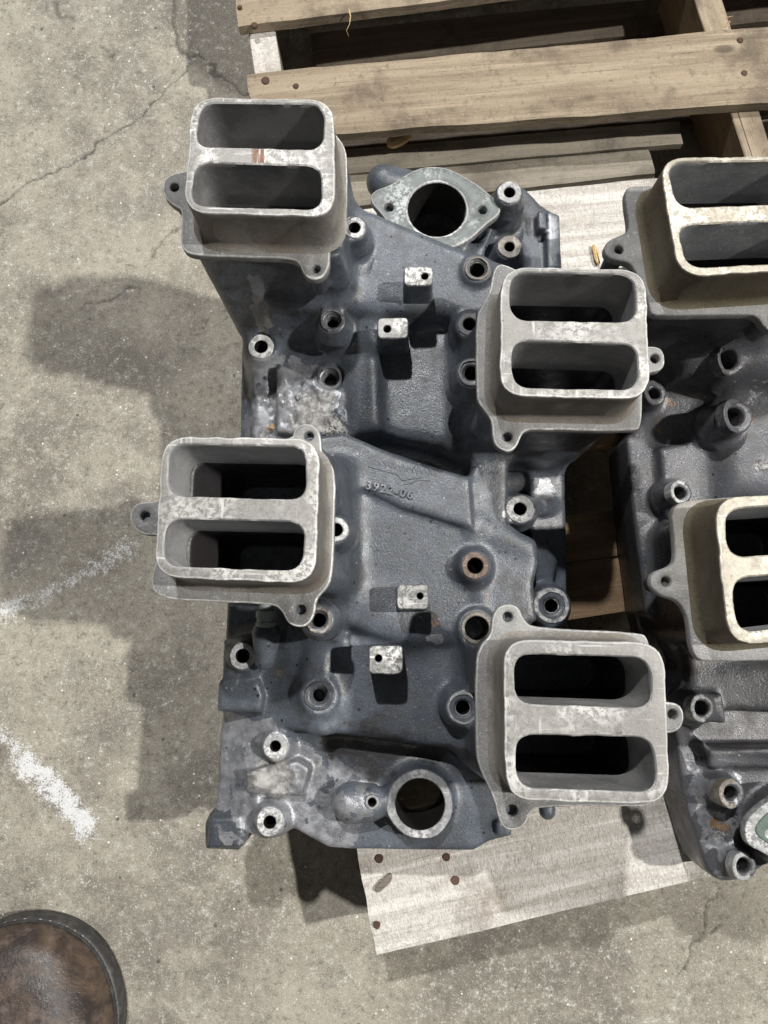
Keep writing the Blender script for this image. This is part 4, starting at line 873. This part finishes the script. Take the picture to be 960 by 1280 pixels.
# ================================================================ PALLET
def pallet():
    root = empty('wooden_pallet', P(700, 600, 0))
    tag(root, 'weathered wooden shipping pallet lying on the concrete beneath both manifolds', 'pallet')
    def slab(name, px, z1, th, mat, seed, nails=(), bend=0.0, jg=0.0018, thin=False):
        """px: four photo corners of the top face, left-top, right-top, right-bottom, left-bottom"""
        q = [P(a, b, z1) for a, b in px]; c = sum(q, Vector()) / 4
        ax = ((q[1] - q[0]) + (q[2] - q[3])).normalized(); ang = math.atan2(ax.y, ax.x); Rm = Matrix.Rotation(-ang, 3, 'Z')
        L = [Rm @ (p - c) for p in q]; nx = max(6, int((L[1] - L[0]).length / 0.012)); nyy = 7
        bm = bmesh.new(); tops = []; bots = []
        for i in range(nx + 1):
            u = i / nx; t = []; b = []
            A = L[0].lerp(L[1], u); B = L[3].lerp(L[2], u)
            for j in range(nyy + 1):
                v = j / nyy; p = A.lerp(B, v)
                def nz(x, y, s, k): return float(vnoise(np.array([x]), np.array([y]), s, k)[0]) - 0.5
                e = 0.0
                if j in (0, nyy): p.y += nz(p.x, j * 3.1, 14, seed) * jg * 0.9 + nz(p.x, j * 3.1, 45, seed + 5) * jg * 0.35; e = -0.0018 + nz(p.x, j, 60, seed) * 0.001
                if i in (0, nx): p.x += nz(p.y, i, 60, seed + 2) * 0.004; e -= 0.0008
                p.z = e + nz(p.x, p.y, 8, seed) * 0.0025 + bend * (u - 0.5) ** 2
                t.append(bm.verts.new(p)); b.append(bm.verts.new((p.x, p.y, p.z - th + (0.002 if j in (0, nyy) else 0))))
            tops.append(t); bots.append(b)
        for i in range(nx):
            for j in range(nyy):
                bm.faces.new((tops[i][j], tops[i + 1][j], tops[i + 1][j + 1], tops[i][j + 1])); bm.faces.new((bots[i][j], bots[i][j + 1], bots[i + 1][j + 1], bots[i + 1][j]))
            for j in (0, nyy): bm.faces.new((tops[i][j], bots[i][j], bots[i + 1][j], tops[i + 1][j]))
        for i in (0, nx):
            for j in range(nyy): bm.faces.new((tops[i][j], tops[i][j + 1], bots[i][j + 1], bots[i][j]))
        bmesh.ops.bevel(bm, geom=[e for e in bm.edges if len(e.link_faces) == 2 and e.calc_face_angle(0) > 1.1], offset=0.0012, segments=1, affect='EDGES')
        o = bm_to(name, bm, mat, None, 35); o.rotation_euler = (0, 0, ang)
        o.parent = root; o.location = c - root.location
        for (a, b, r) in nails:
            p = Rm @ (P(a, b, z1) - c); bm = bmesh.new(); n = 12; rr = r * MPP(z1, b)
            rows = [[Vector((p.x + math.cos(t) * k * rr * (1 + .08 * math.sin(3 * t)), p.y + math.sin(t) * k * rr, h)) for t in [2 * math.pi * i / n for i in range(n)]] for k, h in ((1, -0.002), (1, 0.0012), (.8, 0.0019), (.3, 0.0016))]
            R = shell(bm, rows); bm.faces.new(R[-1])
            nl = bm_to('nail', bm, M['rust_nail'], None, 40); nl.parent = o; recenter(nl)
        return o
    TZ = 0.121; T = 0.016; LZ = TZ - T - 0.001
    # stringers run away from the camera, standing on the bottom boards
    def stringer(pt, pb, wpx, mat, seed):
        a = P(*pt, LZ); b = P(*pb, LZ); d = (b - a).normalized(); n = Vector((-d.y, d.x, 0)); hw = wpx / 2
        h = LZ - 0.0165; L = (b - a).length; bm = bmesh.new(); nx = 30
        rows = []
        for i in range(nx + 1):
            x = L * i / nx - L / 2; w0 = hw + (float(vnoise(np.array([x]), np.array([0.0]), 20, seed)[0]) - .5) * 0.002
            rows.append([Vector((x, -w0, -h)), Vector((x, w0, -h)), Vector((x, w0, -0.001)), Vector((x, w0 - 0.001, 0)), Vector((x, -w0 + 0.001, 0)), Vector((x, -w0, -0.001))])
        r = shell(bm, rows); bm.faces.new(r[0]); bm.faces.new(r[-1])
        bm.normal_update()
        for f in bm.faces: f.material_index = 1 if f.calc_center_median().z > -0.0012 else 0
        o = bm_to('stringer', bm, [mat, M['wood_pale'] if seed == 1 else M['wood']], None, 35); o.rotation_euler = (0, 0, math.atan2(d.y, d.x)); o.parent = root; o.location = (a + b) / 2 - root.location
    stringer((318, -20), (503, 1178), 0.034, M['wood_grey'], 1)
    stringer((866, -60), (1120, 720), 0.034, M['wood_brown'], 2)
    stringer((1560, -60), (1600, 900), 0.034, M['wood_brown'], 3)
    N = [(318, 32, 4), (300, 10, 3)]
    slab('deck_board', [(290, -130), (1500, -260), (1500, -120), (297, 32)], TZ, T, M['wood'], 1, N)
    slab('deck_board', [(307, 90), (1500, -15), (1500, 90), (322, 172)], TZ, T, M['wood'], 4, [(332, 101, 5), (370, 108, 3.5), (925, 51, 4), (930, 92, 4)], jg=0.0028)
    slab('deck_board', [(343, 272), (1500, 150), (1500, 262), (360, 375)], TZ, T, M['wood_pale'], 7)
    slab('deck_board', [(370, 500), (1500, 380), (1500, 455), (380, 610)], TZ, T, M['wood_brown'], 10)
    slab('deck_board', [(390, 690), (1500, 535), (1500, 590), (398, 748)], TZ, T, M['wood_brown'], 13)
    slab('deck_board', [(398, 751), (1500, 593), (1500, 650), (408, 822)], TZ, T, M['wood_brown'], 16)
    slab('deck_board', [(440, 1028), (1500, 792), (1500, 950), (472, 1195)], TZ, T, M['wood_pale'], 19, [(474, 1073, 5.5), (558, 1071, 5), (569, 1100, 5.5), (471, 1156, 4.5)], jg=0.0010)
    # bottom boards on the floor, seen through the gaps
    BZ = 0.0165
    slab('bottom_board', [(392, 190), (850, 150), (855, 178), (392, 220)], BZ + 0.045, 0.012, M['wood_grey'], 31)
    slab('bottom_board', [(392, 222), (812, 186), (818, 216), (392, 262)], BZ + 0.043, 0.012, M['wood_grey'], 33)
    slab('bottom_board', [(345, 110), (1300, 20), (1300, 95), (352, 205)], BZ, 0.0155, M['wood_shaded'], 22)
    slab('bottom_board', [(386, 40), (1300, -50), (1300, -10), (396, 85)], BZ, 0.0155, M['wood_shaded'], 24)
    slab('bottom_board', [(450, 870), (1300, 700), (1300, 780), (462, 960)], BZ, 0.0155, M['wood_brown'], 26)

def small_things():
    def strand(name, pts, rad, mat):
        bm = bmesh.new(); q = [P(*p) for p in pts]; L = []
        for i, p in enumerate(q):
            d = (q[min(i + 1, len(q) - 1)] - q[max(i - 1, 0)]).normalized(); u = d.cross(Vector((0, 0, 1))).normalized(); v = u.cross(d)
            rr = rad * (1 - .8 * i / (len(q) - 1)); L.append([p + (u * math.cos(t) + v * math.sin(t)) * rr for t in [math.pi * 2 * k / 6 for k in range(6)]])
        r = shell(bm, L); bm.faces.new(r[0]); bm.faces.new(r[-1]); return recenter(bm_to(name, bm, mat, None, 60))
    tag(strand('wood_fibre', [(436, 12, .124), (438, 20, .125), (437, 30, .120), (433, 38, .112), (436, 46, .106)], .0010, M['splinter']), 'pale wood fibre curling off the edge of the topmost pallet board', 'splinter')
    tag(strand('wood_fibre', [(905, 34, .123), (912, 27, .128), (908, 22, .134), (916, 20, .137)], .0013, M['splinter']), 'frayed wood tuft where the second board meets the stringer, upper right', 'splinter')
    # chip lying on the pale board, splinter by the riser ear
    def shard(name, pts, z, th, mat):
        bm = bmesh.new(); q = chaikin([P(a, b, z) for a, b in pts], 1); q = ccw(q)
        r = shell(bm, [lay(q, z), lay(q, z + th * .6), lay(inset(q, th * .5), z + th)]); bm.faces.new(r[-1]); bm.faces.new(r[0])
        return recenter(bm_to(name, bm, mat, None, 40))
    tag(shard('wood_chip', [(468, 1110), (474, 1102), (488, 1090), (491, 1094), (487, 1103), (476, 1113), (469, 1115)], .1225, .003, M['chip']), 'small grey wood chip lying on the pale board near the pallet corner', 'wood chip')
    tag(shard('torn_wood', [(482, 176), (500, 168), (518, 166), (512, 176), (500, 184), (486, 187)], .0755, .008, M['splinter']), 'orange brown torn wood scrap poking out under the second pallet board', 'wood scrap')
    tag(shard('wood_splinter', [(739, 306), (745, 308), (749, 322), (750, 334), (744, 328), (741, 318)], .1225, .004, M['splinter']), 'fresh orange wood splinter beside the ear of the right upper riser', 'splinter')

# ================================================================ BOOT
def boot():
    c0 = P(50, 1142, 0.02)
    root = empty('work_boot', (c0.x, c0.y - 0.14, 0)); tag(root, 'scuffed brown leather work boot with dark rubber sole on concrete, lower left corner', 'boot')
    t = NT('scuffed_leather'); n1 = t.noise(17, 6, 0.65, t.mapping((1, 1, 1)), 1.2); n2 = t.noise(60, 5, 0.7); n3 = t.noise(420, 3)
    col = t.mix(t.ramp(n1, 0.35, 0.68), (0.030, 0.023, 0.021), (0.115, 0.078, 0.055)); col = t.mix(t.ramp(n1, 0.60, 0.75), col, (0.17, 0.115, 0.07))
    col = t.mix(t.ramp(n2, 0.50, 0.72, 0, 0.7), col, (0.16, 0.12, 0.10)); col = t.mix(t.ramp(n2, 0.42, 0.3, 0, .6), col, (0.03, 0.027, 0.03))
    lm = t.fin(col, t.ramp(n2, 0.3, 0.7, 0.32, 0.55), 0, t.bump(n3, 0.0008, 0.6, t.bump(n2, 0.0015, 0.4, t.bump(n1, 0.003, 0.3))))
    t = NT('boot_rubber'); n2 = t.noise(90, 4); rm = t.fin(t.mix(t.ramp(n2, 0.4, 0.7), (0.035, 0.035, 0.036), (0.075, 0.073, 0.07)), 0.55, 0, t.bump(n2, 0.0008, 0.4))
    # outline of the sole from toe to heel, half widths along the length
    prof = [(0, 0), (.003, .018), (.009, .032), (.019, .046), (.034, .058), (.055, .068), (.085, .076), (.115, .078), (.155, .072), (.20, .060), (.24, .056), (.275, .052), (.295, .038), (.302, .018), (.304, 0)]
    def loop(sc, off, z, zf=None):
        R = []; n = len(prof)
        for s in (1, -1):
            rng_ = range(n) if s == 1 else range(n - 2, 0, -1)
            for i in rng_:
                y, w_ = prof[i]; ww = w_ * sc; yy = off + y * (1 - off * 2 / .304)
                R.append(Vector((s * ww * 1.36 + 0.012 * (y / .1) * 0.3, -yy, z if zf is None else zf(yy))))
        return R
    def place(vs): return [Vector((c0.x + v.x - 0.006, c0.y + v.y, v.z)) for v in vs]
    def smooth(v): return chaikin(v, 2)
    bm = bmesh.new(); r = shell(bm, [place(smooth(loop(a, b, z))) for a, b, z in ((.97, .002, .001), (1.0, 0, .005), (1.0, 0, .022), (.985, .001, .026), (.96, .003, .0275), (.93, .006, .0265))]); bm.faces.new(r[0]); bm.faces.new(r[-1])
    recenter(bm_to('sole', bm, rm, root, 50))
    bm = bmesh.new(); rows = []
    for k in range(13):
        u = k / 12; sc = .95 * math.cos(u * 1.25) ** .55; zz = .026 + .052 * math.sin(u * math.pi / 2)
        rows.append(place(smooth(loop(sc, .005 + .05 * u ** 2.2, 0, lambda yy, u=u: .026 + (.045 + .045 * min(1, max(0, yy - .04) / .12)) * math.sin(u * math.pi / 2)))))
    r = shell(bm, rows); bm.faces.new(r[-1]); recenter(bm_to('leather_upper', bm, lm, root, 70))
    # welt line stitched round the upper
    bm = bmesh.new(); r = shell(bm, [place(smooth(loop(a, b, z))) for a, b, z in ((.965, .003, .027), (.965, .003, .0305), (.955, .004, .032), (.94, .006, .0305))]); recenter(bm_to('welt', bm, rm, root, 60))
    lp = resample(place(smooth(loop(.985, .0015, .0295))), .0035); 
    for half in (0,):
        bm = bmesh.new()
        for i in range(0, len(lp) - 1, 2):
            a, b = lp[i], lp[i] .lerp(lp[i + 1], .65)
            if (b - a).length < 1e-5: continue
            d = (b - a).normalized(); u = d.cross(Vector((0, 0, 1))).normalized(); v = u.cross(d)
            shell(bm, [[p + (u * math.cos(t) + v * math.sin(t)) * r_ for t in [math.pi * 2 * k / 5 for k in range(5)]] for p, r_ in ((a, .0003), (a.lerp(b, .5), .0007), (b, .0003))])
        recenter(bm_to('stitching', bm, M['ring_brown'], root, 60))
    # shaft round the ankle
    bm = bmesh.new(); rows = []
    for z, rx, ry, y in ((.06, .062, .085, -.205), (.10, .060, .075, -.215), (.15, .056, .065, -.225), (.22, .060, .068, -.235), (.225, .056, .064, -.235), (.19, .052, .060, -.235)):
        rows.append([Vector((c0.x + 0.015 + rx * math.cos(a), c0.y + y + ry * math.sin(a), z)) for a in [2 * math.pi * i / 28 for i in range(28)]])
    shell(bm, rows); recenter(bm_to('shaft', bm, lm, root, 60))

build_floor()
pallet()
manifold_one()
manifold_two()
small_things()
boot()
